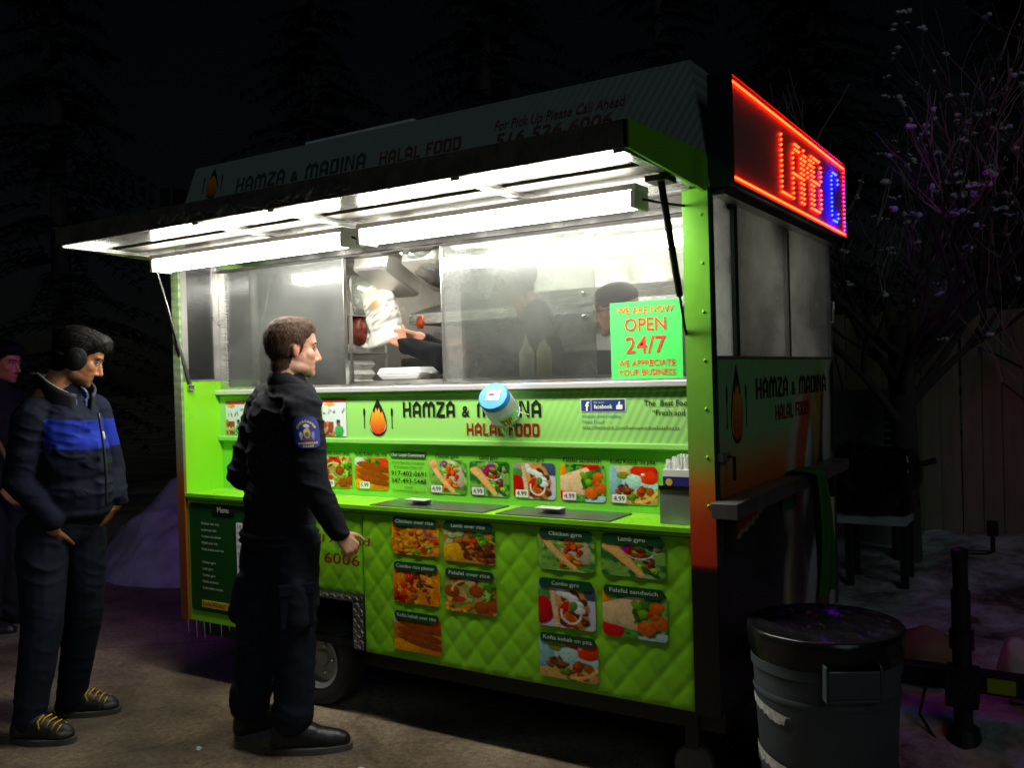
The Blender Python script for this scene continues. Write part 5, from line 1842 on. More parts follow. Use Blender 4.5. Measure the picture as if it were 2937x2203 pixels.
for j in range(rows):
    t = j / (rows - 1)
    for i in range(n):
        a = 2 * math.pi * i / n
        open_ = .012 * math.exp(-((a - RAD(20)) / .35) ** 2)
        r = .079 - .012 * t + .010 * math.sin(t * 3.14) + .025 * max(0, math.cos(a - RAD(12))) * (1 - .2 * t)
        zz = 1.462 + .062 * t - .045 * max(0, math.cos(a - RAD(12))) + .012 * math.cos(a - RAD(180)) * t
        b.v.append((.008 + r * math.cos(a), r * .93 * math.sin(a), zz))
for j in range(rows - 1):
    for i in range(n):
        b.f.append((j * n + i, j * n + (i + 1) % n, (j + 1) * n + (i + 1) % n, (j + 1) * n + i))
cl = b.build('collar', mat('navy_collar', L3(20, 22, 30), .9, var=.15, bump=.25, bscale=200), pc, smooth=True)
so = cl.modifiers.new('thick', 'SOLIDIFY'); so.thickness = .008; so.offset = 0
# sleeve patch
im = canvas(40, 46, (34, 52, 140))
X, Y = grid(im)
for i in range(9):
    a = RAD(-60 + 15 * i - 90)
    blob(im, .5 + .36 * math.cos(a), .52 + .36 * math.sin(a), .035, .05, 0, (214, 190, 90), i, wob=.1, tex=.1)
blob(im, .5, .30, .12, .06, 0, (226, 228, 230), 2, wob=.5)
blob(im, .5, .52, .15, .16, 0, (206, 190, 110), 3, wob=.4, tex=.5)
blob(im, .5, .56, .07, .08, 0, (80, 110, 80), 4, wob=.4)
blob(im, .28, .60, .06, .14, 0, (200, 206, 214), 5, wob=.6)
blob(im, .72, .60, .06, .14, 0, (130, 140, 200), 6, wob=.6)
blob(im, .5, .72, .22, .035, 0, (150, 40, 50), 7, wob=.3)
for i in range(9):
    blob(im, .18 + .08 * i, .84, .03, .035, 0, (224, 200, 80), 20 + i, wob=.1, tex=.1)
for i in range(5):
    blob(im, .34 + .08 * i, .93, .03, .03, 0, (224, 200, 80), 30 + i, wob=.1, tex=.1)
def PP(u, w, h=0.0):
    # wrapped on the upper sleeve
    t = (1.375 - w) / (1.375 - 1.08)
    c = Vector((.095, -.145, 0)).lerp(Vector((.135, -.185, 0)), t)
    r = .076 - .012 * t + .0105 + h
    a = RAD(-74) + u / r
    return (c.x + r * math.cos(a), c.y + r * math.sin(a), w)
pt = picture('sleeve_patch', im, M_printm, pc, PP, -.050, .050, 1.225, 1.345, r=.03, h=.0)
so = pt.modifiers.new('thick', 'SOLIDIFY'); so.thickness = .003; so.offset = 1
# trousers
b = MB()
b.ell((-.045, 0, .87), (.165, .125, .13), rot=SB)
b.cap((.030, -.070, .84), (.022, -.085, .48), .102, .088)
b.cap((.022, -.085, .48), (.012, -.095, .14), .086, .076)
b.cap((.010, -.095, .17), (.006, -.095, .13), .084, .080)
b.cap((-.115, .065, .84), (-.160, .045, .48), .105, .090)
b.cap((-.160, .045, .48), (-.195, .03, .16), .086, .074)
b.cap((-.195, .03, .20), (-.198, .03, .15), .084, .078)
b.cap((.055, -.155, .66), (.05, -.165, .54), .048, .052)
b.cap((-.20, .0, .66), (-.215, -.01, .54), .045, .050)
organic('trousers', b, M_denim, pc, .007, 5, folds(.012, 16, 6, 11), flat((25, 31, 45)))
for cx_, cy_, an in ((.056, -.180, -65),):
    Mx = Matrix.Translation((cx_, cy_, .60)) @ Matrix.Rotation(RAD(an + 90), 4, 'Z')
    pk = MB().box(-.068, .068, -.012, .020, -.085, .075, M=Mx).build('cargo_pocket', mat('navy_twill', L3(22, 27, 38), .95, var=.15, bump=.3, bscale=220, spec=.1), pc, bevel=.008)
    MB().box(-.071, .071, -.018, .012, .045, .090, M=Mx).build('pocket_flap', mat('navy_twill'), pk, bevel=.005)
boot(pc, (-.075, -.105), RAD(4), .315, .052, .19)
boot(pc, (-.265, .03), RAD(35), .30, .05, .19)

# ---- the man in ear muffs
MANB = (-2.750, -.696, 0)
pm = thing('person', 'person wearing black ear muffs and navy jacket with blue chest band, hands in pockets', 'person', MANB, RZ)
HB = basis((.92, .38), RAD(24))
hc = (.130, .0, 1.612)
b = MB()
HP_ = head_prims(b, hc, HB, 1.0, 1.12)
b.cap((.05, .0, 1.36), (.03, 0, 1.0), .09, .11)
b.cap((-.01, -.155, 1.36), (-.055, -.175, 1.10), .045, .040)
b.cap((-.055, -.175, 1.10), (.085, -.166, .905), .040, .028)
hand_prims(b, (.078, -.160, .893), (-.30, .55, -.78), (.2, -.95, .1), (.0, .6, -.3), curl=5)
b.cap((.11, .17, 1.37), (.17, .20, 1.09), .05, .042)
b.cap((.17, .20, 1.09), (.235, .10, .975), .042, .028)
hand_prims(b, (.232, .095, .955), (-.55, -.1, -.85), (.9, .1, .1), (.2, -.8, .2), curl=10)
body = organic('body', b, M_skin, pm, .0042, 8, color=skin_colour((176, 118, 82), HP_, hc, HB, 1.0, ((70, 48, 38), .55), (140, 78, 66)))
def mask(q):
    zl = hairline(q[:, 1], [(-.06, -.088), (-.028, -.076), (-.012, -.024), (.008, -.018), (.024, .0), (.040, .030), (.056, .042), (.068, .054)])
    return ear_free(q, (q[:, 2] - zl) / .014)
def thick(q):
    return .007 + .016 * np.clip((q[:, 2] - .015) / .07, 0, 1) + .020 * np.clip((q[:, 1] - .03) / .05, 0, 1) * np.clip((q[:, 2] - .04) / .03, 0, 1)
hair_from(body, hc, HB, 1.0, mask, thick, (16, 13, 13), pm, 7, .006)
BR = (mat('black_brow', L3(26, 20, 18), .7), mat('tan_eyelid', L3(140, 92, 66), .5))
face_parts(pm, HP_, HB, 1.0, BR)
em = mat('black_plush', (.006, .006, .007), .8, var=.2, bump=.3, bscale=120, spec=.2)
for s in (1, -1):
    g = MB()
    c = HP_(s * .098, -.002, -.010)
    g.ell(c, (.026, .046, .052), rot=HB, n=24, m=14)
    g.ell(HP_(s * .108, -.002, -.010), (.020, .030, .036), rot=HB, n=20, m=12)
    g.ell(HP_(s * .092, -.002, -.010), (.016, .044, .050), rot=HB, n=24, m=12)
    g.build('ear_muff', em, pm, smooth=True)
g = MB()
g.tube([HP_(.098 * math.sin(t), -.035 - .07 * abs(math.cos(t)) ** 1.0, -.012 - .0 * abs(math.cos(t))) for t in np.linspace(-math.pi / 2, math.pi / 2, 17)], .007, 8)
g.build('ear_muff_band', em, pm, smooth=True)
NV2 = (25, 30, 45)
def man_col(V, N_):
    c = flat(NV2)(V, N_)
    body_ = (np.abs(V[:, 1]) < .165) | (V[:, 0] > .06)
    arm = (V[:, 0] < .045) & (V[:, 1] < -.10)
    zb = V[:, 2] + .10 * (V[:, 0] - .15)
    m = (zb > 1.222) & (zb < 1.345) & body_ & ~arm
    c[m] = lin((34, 52, 160)) * (1 + .3 * (fbm(V[m] * 9, 4) - .5))[:, None]
    up_ = (zb >= 1.345) & ~arm
    c[up_] = c[up_] * 1.15
    return c
MF = (.985, -.17)
SB = basis(MF)
b = MB()
b.ell((.070, .0, 1.30), (.168, .132, .16), rot=SB)
b.ell((.090, .0, 1.16), (.168, .150, .20), rot=SB)
b.ell((.092, .0, 1.02), (.168, .158, .16), rot=SB)
b.ell((.084, .0, .945), (.168, .157, .060), rot=SB)
b.cap((-.002, -.13, 1.385), (.085, .13, 1.385), .064, .064)
b.cap((.03, .0, 1.40), (.05, .0, 1.47), .10, .080)
b.cap((-.010, -.155, 1.360), (-.055, -.175, 1.10), .068, .060)
b.cap((-.055, -.175, 1.10), (.078, -.168, .930), .060, .048)
b.cap((.11, .165, 1.375), (.165, .195, 1.10), .078, .068)
b.cap((.165, .195, 1.10), (.228, .11, .985), .064, .05)
organic('jacket', b, M_shell, pm, .0065, 5, folds(.0045, 24, 7, 23), man_col)
# collar, standing open in front
n = 34
def collar(name, r0, r1, z0, z1, drop, gap, m, cx_, ang):
    g = MB()
    rows = 6
    for j in range(rows):
        t = j / (rows - 1)
        for i in range(n + 1):
            a = ang + gap + (2 * math.pi - 2 * gap) * i / n
            f = max(0, math.cos(a - ang))
            r = r0 + (r1 - r0) * t + .028 * f
            g.v.append((cx_ + r * math.cos(a), r * .92 * math.sin(a), z0 + (z1 - z0) * t - drop * f - .02 * f * t))
    for j in range(rows - 1):
        for i in range(n):
            g.f.append((j * (n + 1) + i, j * (n + 1) + i + 1, (j + 1) * (n + 1) + i + 1, (j + 1) * (n + 1) + i))
    o = g.build(name, m, pm, smooth=True)
    so = o.modifiers.new('thick', 'SOLIDIFY'); so.thickness = .012; so.offset = 0
    return o
M_col = mat('navy_shell_collar', L3(22, 25, 34), .65, var=.1, bump=.2, bscale=120)
collar('collar', .098, .112, 1.425, 1.545, .075, .30, M_col, .055, RAD(-25))
collar('shirt_collar', .074, .078, 1.44, 1.505, .055, .22, mat('blue_check_shirt', L3(96, 110, 150), .8, var=.35, scale=90), .062, RAD(-25))
g = MB()
g.tube([(.055 + .118 * math.cos(a), -.108 * math.sin(-a) if False else .108 * math.sin(a), 1.548 - .10 * max(0, math.cos(a - RAD(-25)))) for a in np.linspace(RAD(-170), RAD(-55), 14)], .004, 6)
g.build('collar_piping', mat('pale_piping', (.55, .53, .48), .6), pm, smooth=True)
g = MB()
zp = []
for t in np.linspace(0, 1, 16):
    zz = 1.37 - .40 * t
    a = RAD(-20)
    r = (.150 + .030 * math.sin(min(1, t * 1.15) * 1.9)) + .012
    zp.append((.078 + r * math.cos(a) * 1.04, r * math.sin(a) * 1.04, zz))
g.tube(zp, .006, 6)
g.build('zipper', M_black, pm, smooth=True)
im = canvas(10, 14, (42, 62, 190))
b = MB()
b.cap((.255, -.062, 1.285), (.257, -.060, 1.262), .006, .006, 8, 3)
b.build('chest_mark', M_tag, pm, smooth=True)
b = MB()
b.ell((.04, 0, .89), (.165, .135, .11), rot=SB)
b.cap((-.005, -.085, .86), (-.005, -.115, .48), .106, .084)
b.cap((-.005, -.115, .48), (-.055, -.150, .09), .084, .064)
b.cap((.080, .085, .86), (.070, .10, .48), .103, .082)
b.cap((.070, .10, .48), (-.012, .130, .09), .082, .064)
organic('jeans', b, M_denim, pm, .007, 5, folds(.0075, 18, 6, 31), flat((28, 35, 50)))
M_shoe = mat('dark_sneaker', (.022, .023, .024), .55, var=.3, scale=25)
M_toe = mat('grey_toe_cap', (.085, .085, .088), .6)
for hl, ang in (((-.122, -.152), RAD(-6)), ((-.080, .130), RAD(6))):
    bo, P = boot(pm, hl, ang, .275, .05, .11, 'sneaker', M_shoe)
    MB().ell(P(.225, 0, .040), (.045, .043, .026)).build('toe_cap', M_toe, bo, smooth=True)
    yl = mat('yellow_lace', L3(214, 172, 30), .7)
    for k in range(4):
        x = .150 + .022 * k
        z = .108 - .011 * k
        MB().tube([P(x, -.040, z - .022), P(x + .008, -.02, z), P(x + .010, .02, z), P(x + .002, .040, z - .022)], .0038, 6).build('shoelace', yl, bo, smooth=True)
    MB().tube([P(.145, -.01, .116), P(.14, -.045, .10), P(.155, -.058, .075)], .0035, 6).build('shoelace', yl, bo, smooth=True)

# ---- a third customer further back at the edge of the picture
pe = thing('person', 'person in dark coat with tan strap waiting beside the snow bank', 'person', (-4.575, .035, 0), RZ)
HB = basis((.98, -.15), RAD(8))
hc = (.06, 0, 1.645)
b = MB()
HP_ = head_prims(b, hc, HB, 1.02, 1.1)
b.cap((.0, 0, 1.36), (.0, 0, 1.0), .09, .11)
b.cap((-.03, -.18, 1.37), (-.02, -.22, 1.08), .05, .042)
b.cap((-.02, -.22, 1.08), (.12, -.18, .92), .042, .028)
hand_prims(b, (.125, -.178, .91), (.6, .2, -.75), (.2, -.95, .1), (.7, 0, .6), curl=20)
b.cap((.03, .18, 1.37), (.05, .22, 1.08), .05, .042)
b.cap((.05, .22, 1.08), (.18, .15, .95), .042, .028)
hand_prims(b, (.185, .145, .94), (.6, -.3, -.72), (.2, .95, .1), (.7, 0, .6), curl=20)
body = organic('body', b, M_skin, pe, .0055, 4, color=skin_colour((176, 112, 92), HP_, hc, HB, 1.02, ((70, 48, 40), .4)))
hair_from(body, hc, HB, 1.02, mask, thick, (26, 22, 22), pe, 9, .008)
face_parts(pe, HP_, HB, 1.02, BR)
SB = basis((.95, -.3))
b = MB()
b.ell((.0, .0, 1.30), (.19, .135, .16), rot=SB)
b.ell((.0, .0, 1.10), (.19, .145, .25), rot=SB)
b.ell((.0, .0, .92), (.19, .15, .10), rot=SB)
b.cap((-.03, -.14, 1.42), (.03, .14, 1.42), .07, .07)
b.cap((0, 0, 1.42), (.02, 0, 1.52), .10, .085)
b.cap((-.03, -.17, 1.39), (-.02, -.215, 1.10), .078, .066)
b.cap((-.02, -.215, 1.10), (.105, -.185, .94), .064, .05)
b.cap((.03, .17, 1.39), (.05, .215, 1.10), .078, .066)
b.cap((.05, .215, 1.10), (.165, .16, .965), .064, .05)
organic('coat', b, M_cloth, pe, .009, 5, folds(.011, 12, 5, 41), flat((24, 24, 28)))
MB().tube([(-.06, -.12, 1.49), (.05, -.165, 1.36), (.10, -.17, 1.20), (.12, -.10, 1.05), (.14, .02, .98)], .014, 8).build('strap', mat('tan_strap', L3(120, 92, 64), .7), pe, smooth=True)
b = MB()
b.ell((0, 0, .87), (.16, .13, .12), rot=SB)
b.cap((-.01, -.085, .86), (-.0, -.095, .48), .105, .085)
b.cap((-.0, -.095, .48), (-.03, -.10, .10), .085, .07)
b.cap((.01, .085, .86), (.03, .095, .48), .105, .085)
b.cap((.03, .095, .48), (.0, .10, .10), .085, .07)
organic('trousers', b, M_denim, pe, .009, 5, folds(.011, 12, 5, 43), flat((24, 28, 38)))
boot(pe, (-.12, -.10), RAD(-5), .28)
boot(pe, (-.09, .10), RAD(6), .28)

# ---- vendors inside
FLZ = .336
def vendor(label, base, fwd, hc, coat, armR, armL, skin_, hood=False, handR=None, handL=None, kk=1.0):
    p = thing('person', label, 'person', base, 0.0)
    HB = basis(fwd, RAD(10))
    b = MB()
    P_ = head_prims(b, hc, HB, kk, 1.0)
    nb_ = Vector(hc) + HB @ Vector((0, -.06, -.25))
    b.cap((nb_.x, nb_.y, nb_.z - .08), (nb_.x, nb_.y, nb_.z - .35), .08, .10)
    for arm, hnd in ((armR, handR), (armL, handL)):
        b.cap(arm[0], arm[1], .05, .042)
        b.cap(arm[1], arm[2], .042, .028)
        if hnd:
            hand_prims(b, arm[2], *hnd)
    body = organic('body', b, M_skin, p, .005, 4, color=skin_colour(skin_, P_, hc, HB, kk, ((70, 48, 40), .35)))
    SBv = basis(fwd)
    b = MB()
    c = Vector((nb_.x, nb_.y, 0))
    zt = nb_.z
    b.ell((c.x, c.y, zt - .14), (.19, .13, .16), rot=SBv)
    b.ell((c.x, c.y, zt - .33), (.185, .14, .22), rot=SBv)
    b.ell((c.x, c.y, zt - .50), (.185, .145, .12), rot=SBv)
    b.cap(Vector((c.x, c.y, zt - .04)) + SBv @ Vector((.14, 0, 0)), Vector((c.x, c.y, zt - .04)) + SBv @ Vector((-.14, 0, 0)), .07)
    b.cap((c.x, c.y, zt - .05), (c.x, c.y, zt + .05), .095, .08)
    if hood:
        q = Vector((c.x, c.y, zt + .03)) + SBv @ Vector((0, -.08, 0))
        b.ell(q, (.12, .07, .09), rot=SBv)
    for arm in (armR, armL):
        b.cap(arm[0], arm[1], .075, .062)
        a2 = Vector(arm[1]).lerp(Vector(arm[2]), .90)
        b.cap(arm[1], a2, .060, .046)
    organic('hoodie', b, M_cloth, p, .008, 5, folds(.010, 12, 5, 51), flat(coat))
    b = MB()
    zh = zt - .56
    b.ell((c.x, c.y, zh), (.165, .13, .12), rot=SBv)
    fl = FLZ - base[2]
    for s in (-1, 1):
        q = Vector((c.x, c.y, 0)) + SBv @ Vector((s * .09, 0, 0))
        b.cap((q.x, q.y, zh), (q.x, q.y, fl + .08), .095, .07)
    organic('trousers', b, M_denim, p, .010, 4, None, flat((26, 28, 36)))
    fa = math.atan2(fwd[1], fwd[0])
    for s in (-1, 1):
        q = Vector((c.x, c.y, 0)) + SBv @ Vector((s * .09, -.08, 0))
        boot(p, (q.x, q.y, fl), fa, .27, .048, .10, 'shoe')
    return p, P_, HB, body

# bagging an order: stands behind the sliding pane, arms reaching to the opening
v1 = (-1.30, .90, FLZ)
def W1(x, y, z):
    return (x - v1[0], y - v1[1], z - v1[2])
p1, P1, B1, body1 = vendor('vendor in black hoodie bagging an order behind the sliding pane', v1, (-.90, -.42), W1(-1.33, .88, 1.965), (20, 22, 26),
    (W1(-1.38, 1.03, 1.69), W1(-1.56, .86, 1.50), W1(-1.72, .60, 1.685)), (W1(-1.22, .75, 1.69), W1(-1.46, .58, 1.555), W1(-1.735, .50, 1.655)),
    (198, 140, 112), False, ((-.75, -.25, .25), (.2, .5, .8), (-.3, -.6, .5), 45), ((-.85, .05, .45), (.1, -.9, .3), (.2, .2, .9), 48))
def mask1(q):
    m = (q[:, 2] - np.where(q[:, 1] > .05, .06, np.where(q[:, 1] > 0, .0, -.08))) / .015
    return m
hair_from(body1, W1(-1.33, .88, 1.965), B1, 1.0, mask1, lambda q: .010 + 0 * q[:, 0], (26, 22, 20), p1, 12, .005)
face_parts(p1, P1, B1, 1.0, BR)
text('sleeve_mark', 'T', mat('cyan_mark', L3(40, 150, 210), .5), p1, lambda u, w, h=0: (u, -.345 - h, w), -.17, 1.235, height=.022, h=.0, bold=.02)

# vendor with cap and glasses behind the notice
v2 = (-.66, .80, FLZ)
def W2(x, y, z):
    return (x - v2[0], y - v2[1], z - v2[2])
H2 = W2(-.725, .78, 1.770)
p2, P2, B2, body2 = vendor('vendor in black cap, glasses and charcoal hoodie behind the neon notice', v2, (-.85, -.52), H2, (58, 58, 62),
    (W2(-.74, .95, 1.51), W2(-.80, .92, 1.26), W2(-.95, .75, 1.30)), (W2(-.58, .62, 1.51), W2(-.60, .50, 1.26), W2(-.80, .44, 1.30)),
    (206, 150, 124), True, ((-.8, -.3, -.2), (0, .2, .9), (-.2, -.8, .2), 30), ((-.8, -.1, -.2), (0, -.2, .9), (-.2, .8, .2), 30), .98)
g = MB()
g.ell(P2(0, -.008, .055), (.086, .106, .070), rot=B2, n=24, m=14)
cp = g.build('cap', mat('black_cap', (.014, .014, .016), .8, var=.2, bump=.2, bscale=150), p2, smooth=True)
g = MB()
g.ell(P2(0, .115, .048), (.070, .065, .008), rot=B2, n=20, m=8)
g.build('cap_brim', MATS['black_cap'], p2, smooth=True)
for s in (-1, 1):
    g = MB()
    g.tube([P2(s * .032 + .022 * math.cos(t), .103, .002 + .017 * math.sin(t)) for t in np.linspace(0, 2 * math.pi, 17)], .0022, 6)
    g.tube([P2(s * .054, .100, .004), P2(s * .080, .02, .006)], .002, 6)
    g.build('glasses', M_black, p2)
face_parts(p2, P2, B2, .98, BR)
fa2 = basis((-.85, -.52))
def CHP(u, w, h=0.0):
    q = Vector(W2(-.66, .80, 0)) + fa2 @ Vector((-u, .172 + h, 0))
    return (q.x, q.y, w)
text('chest_lettering', 'Cha', M_tag, p2, CHP, -.075, 1.235, height=.045, h=.0, bold=.012, shear=.2)
LOCAL[0] = False
# ------------------------------------------------------------------ the place
def ground_mat():
    m = mat('salted_asphalt', (.1, .1, .1), .85, var=0)
    N, K = m.node_tree.nodes, m.node_tree.links
    b = N['Principled BSDF']
    tc = N.new('ShaderNodeTexCoord')
    def nz(s, d, r=.6):
        n = N.new('ShaderNodeTexNoise')
        n.inputs['Scale'].default_value = s
        n.inputs['Detail'].default_value = d
        n.inputs['Roughness'].default_value = r
        K.new(tc.outputs['Object'], n.inputs['Vector'])
        return n
    a = nz(1.3, 6); f = nz(38, 8, .85); sp = nz(7, 6, .7)
    r1 = N.new('ShaderNodeValToRGB')
    r1.color_ramp.elements[0].position = .36; r1.color_ramp.elements[0].color = (.12, .085, .052, 1)
    r1.color_ramp.elements[1].position = .68; r1.color_ramp.elements[1].color = (.38, .295, .195, 1)
    K.new(a.outputs[0], r1.inputs[0])
    r2 = N.new('ShaderNodeValToRGB')
    r2.color_ramp.elements[0].position = .34; r2.color_ramp.elements[0].color = (.30, .30, .30, 1)
    r2.color_ramp.elements[1].position = .66; r2.color_ramp.elements[1].color = (1.45, 1.45, 1.45, 1)
    K.new(f.outputs[0], r2.inputs[0])
    mx = N.new('ShaderNodeMix'); mx.data_type = 'RGBA'; mx.blend_type = 'MULTIPLY'; mx.inputs['Factor'].default_value = 1
    K.new(r1.outputs[0], mx.inputs['A']); K.new(r2.outputs[0], mx.inputs['B'])
    r3 = N.new('ShaderNodeValToRGB')
    r3.color_ramp.elements[0].position = .68; r3.color_ramp.elements[0].color = (0, 0, 0, 1)
    r3.color_ramp.elements[1].position = .76; r3.color_ramp.elements[1].color = (.7, .7, .7, 1)
    K.new(sp.outputs[0], r3.inputs[0])
    m2 = N.new('ShaderNodeMix'); m2.data_type = 'RGBA'
    K.new(r3.outputs[0], m2.inputs['Factor']); K.new(mx.outputs['Result'], m2.inputs['A'])
    m2.inputs['B'].default_value = (.42, .40, .37, 1)
    K.new(m2.outputs['Result'], b.inputs['Base Color'])
    wz = nz(.9, 4, .5)
    rw = N.new('ShaderNodeMapRange'); rw.inputs['From Min'].default_value = .50; rw.inputs['From Max'].default_value = .60
    rw.inputs['To Min'].default_value = .9; rw.inputs['To Max'].default_value = .34
    K.new(wz.outputs[0], rw.inputs['Value']); K.new(rw.outputs[0], b.inputs['Roughness'])
    wd = N.new('ShaderNodeMapRange'); wd.inputs['From Min'].default_value = .50; wd.inputs['From Max'].default_value = .62
    wd.inputs['To Min'].default_value = 1.0; wd.inputs['To Max'].default_value = .52
    K.new(wz.outputs[0], wd.inputs['Value'])
    vm = N.new('ShaderNodeVectorMath'); vm.operation = 'SCALE'
    K.new(m2.outputs['Result'], vm.inputs[0]); K.new(wd.outputs[0], vm.inputs['Scale'])
    vo = N.new('ShaderNodeTexVoronoi'); vo.feature = 'DISTANCE_TO_EDGE'; vo.inputs['Scale'].default_value = .75
    dm = N.new('ShaderNodeMix'); dm.data_type = 'RGBA'; dm.inputs['Factor'].default_value = .12
    K.new(tc.outputs['Object'], dm.inputs['A']); K.new(sp.outputs['Color'], dm.inputs['B'])
    K.new(dm.outputs['Result'], vo.inputs['Vector'])
    cr = N.new('ShaderNodeMapRange'); cr.inputs['From Min'].default_value = .0; cr.inputs['From Max'].default_value = .016
    cr.inputs['To Min'].default_value = .72; cr.inputs['To Max'].default_value = 1.0
    K.new(vo.outputs['Distance'], cr.inputs['Value'])
    v2 = N.new('ShaderNodeVectorMath'); v2.operation = 'SCALE'
    K.new(vm.outputs[0], v2.inputs[0]); K.new(cr.outputs[0], v2.inputs['Scale'])
    K.new(v2.outputs[0], b.inputs['Base Color'])
    bp = N.new('ShaderNodeBump'); bp.inputs['Strength'].default_value = .7; bp.inputs['Distance'].default_value = .015
    K.new(f.outputs[0], bp.inputs['Height']); K.new(bp.outputs[0], b.inputs['Normal'])
    return m
g = MB()
g.add([(-120, -120, 0), (120, -120, 0), (120, 120, 0), (-120, 120, 0)], [(0, 1, 2, 3)])
tag(g.build('ground', ground_mat()), kind='structure')

M_snow = mat('packed_snow', (.72, .76, .80), .8, var=.12, scale=3, bump=.6, bscale=22)
def dirty_snow():
    m = mat('dirty_snow', (.7, .7, .7), .85, var=0, bump=.8, bscale=26)
    N, K = m.node_tree.nodes, m.node_tree.links
    tc = N.new('ShaderNodeTexCoord')
    nz = N.new('ShaderNodeTexNoise')
    nz.inputs['Scale'].default_value = 2.6
    nz.inputs['Detail'].default_value = 7
    nz.inputs['Roughness'].default_value = .7
    K.new(tc.outputs['Object'], nz.inputs['Vector'])
    r = N.new('ShaderNodeValToRGB')
    e = r.color_ramp.elements
    e[0].position = .36; e[0].color = (.10, .075, .055, 1)
    e[1].position = .62; e[1].color = (.66, .70, .74, 1)
    x = e.new(.46); x.color = (.34, .31, .29, 1)
    K.new(nz.outputs[0], r.inputs[0])
    K.new(r.outputs[0], N['Principled BSDF'].inputs['Base Color'])
    return m
M_dsnow = dirty_snow()
def snow_sheet(name, x0, x1, y0, y1, f, step=.06, label=None):
    xs = np.arange(x0, x1 + step, step)
    ys = np.arange(y0, y1 + step, step)
    X, Y = np.meshgrid(xs, ys)
    Z = f(X, Y)
    n = len(xs)
    vs = np.stack([X.ravel(), Y.ravel(), Z.ravel()], 1)
    fs = [(i * n + j, i * n + j + 1, (i + 1) * n + j + 1, (i + 1) * n + j) for i in range(len(ys) - 1) for j in range(n - 1)
          if max(Z[i, j], Z[i, j + 1], Z[i + 1, j], Z[i + 1, j + 1]) > -.02]
    me = bpy.data.meshes.new(name)
    me.from_pydata([tuple(v) for v in vs], [], fs)
    o = put(name, me, M_dsnow, None, smooth=True, fixn=False)
    tag(o, kind='stuff')
    return o
def N2(X, Y, s, seed, o=4):
    return fbm(np.stack([X.ravel() * s, Y.ravel() * s, 0 * X.ravel() + seed], 1), seed, o).reshape(X.shape)
def right_snow(X, Y):
    e = np.clip((Y - .35 - .35 * (N2(X, Y, 1.5, 3) - .5)) / .5, 0, 1) * np.clip((X + .05 + np.where(Y > 2.0, 9, 0)) / .25, 0, 1)
    h = .02 + .12 * N2(X, Y, 2.2, 5) + .05 * N2(X, Y, 7, 6) + .16 * np.clip((Y - 2.5) / 2, 0, 1)
    return h * e - .03 * (1 - e) - .02
snow_sheet('snow_ground', -3.0, 5.5, .2, 6.5, right_snow)
def left_bank(X, Y):
    u = (X + 5.05) / 1.35
    v = (Y - 2.9) / 1.75
    d = np.sqrt(u * u + v * v)
    h = 1.02 * np.clip(1 - d ** 1.6, 0, 1) ** .8
    h = h * (.75 + .5 * N2(X, Y, 1.6, 8)) + (.26 * (N2(X, Y, 3.2, 9) - .5) + .10 * (N2(X, Y, 11, 10) - .5)) * np.clip(h / .3, 0, 1)
    return h - .03
sb_ = snow_sheet('snow_bank', -7.4, -3.9, .5, 5.0, left_bank, .045)
sb_.data.materials[0] = mat('old_snow', (.44, .44, .50), .85, var=.25, scale=5, bump=.9, bscale=20)
# crumbs of dirty snow and ice on the asphalt
rg = random.Random(12)
spots = [(-2.35, .10), (-2.28, .16), (-2.42, .06), (-2.0, -.55), (-1.35, -.75), (-2.2, -.95), (-1.25, -.42)]
for i, (x, y) in enumerate(spots):
    b = MB()
    for k in range(rg.randint(2, 5)):
        r = rg.uniform(.008, .022) * (1.6 if i < 3 else .8)
        b.ell((x + rg.uniform(-.05, .05), y + rg.uniform(-.03, .03), r * .2), (r * rg.uniform(1, 2), r, r * .55), n=8, m=5)
    o = b.build('ice_crumb', M_snow, None)
    tag(o, kind='stuff')

# board fence behind
fence = thing('board_fence', 'tall weathered board fence standing behind the snow and the cart', 'fence', (1.2, 4.55, 0))
M_board_ = mat('weathered_board', (.32, .25, .16), .8, var=.35, scale=3, aniso=(3, 3, .5), bump=.3, bscale=40)
rg = random.Random(3)
base = MB().box(-.066, .066, -.009, .009, 0, 1).mesh('board')
base.materials.append(M_board_)
for k in range(52):
    x = -3.2 + k * .1365
    o = bpy.data.objects.new('board', base)
    COL.objects.link(o)
    o.parent = fence
    o.matrix_parent_inverse = mat_of(fence).inverted()
    o.location = (x, 4.55 + rg.uniform(-.006, .006), .02)
    o.scale = (1, 1, 1.86 + rg.uniform(-.02, .02))
    o.rotation_euler = (0, rg.uniform(-.006, .006), 0)
for zz in (.45, 1.5):
    BX('fence_rail', M_board_, fence, -3.3, 4.0, 4.562, 4.60, zz, zz + .09)

# utility cabinet against the fence
cab = thing('utility_cabinet', 'grey metal utility cabinet with slotted vent against the fence', 'cabinet', (-.40, 4.2, 0))
M_cab = mat('grey_green_metal', L3(104, 116, 100), .55, var=.15, scale=3)
BX('cabinet_body', M_cab, cab, -.75, .02, 4.0, 4.5, .02, 1.30, bevel=.01)
for k in range(6):
    BX('vent_slat', M_black, cab, -.16, -.05, 3.992, 3.9995, .86 + .055 * k, .895 + .055 * k)
BX('cabinet_edge', mat('pale_edge', (.36, .32, .24), .5), cab, -.03, .018, 3.993, 3.9995, .10, 1.25)

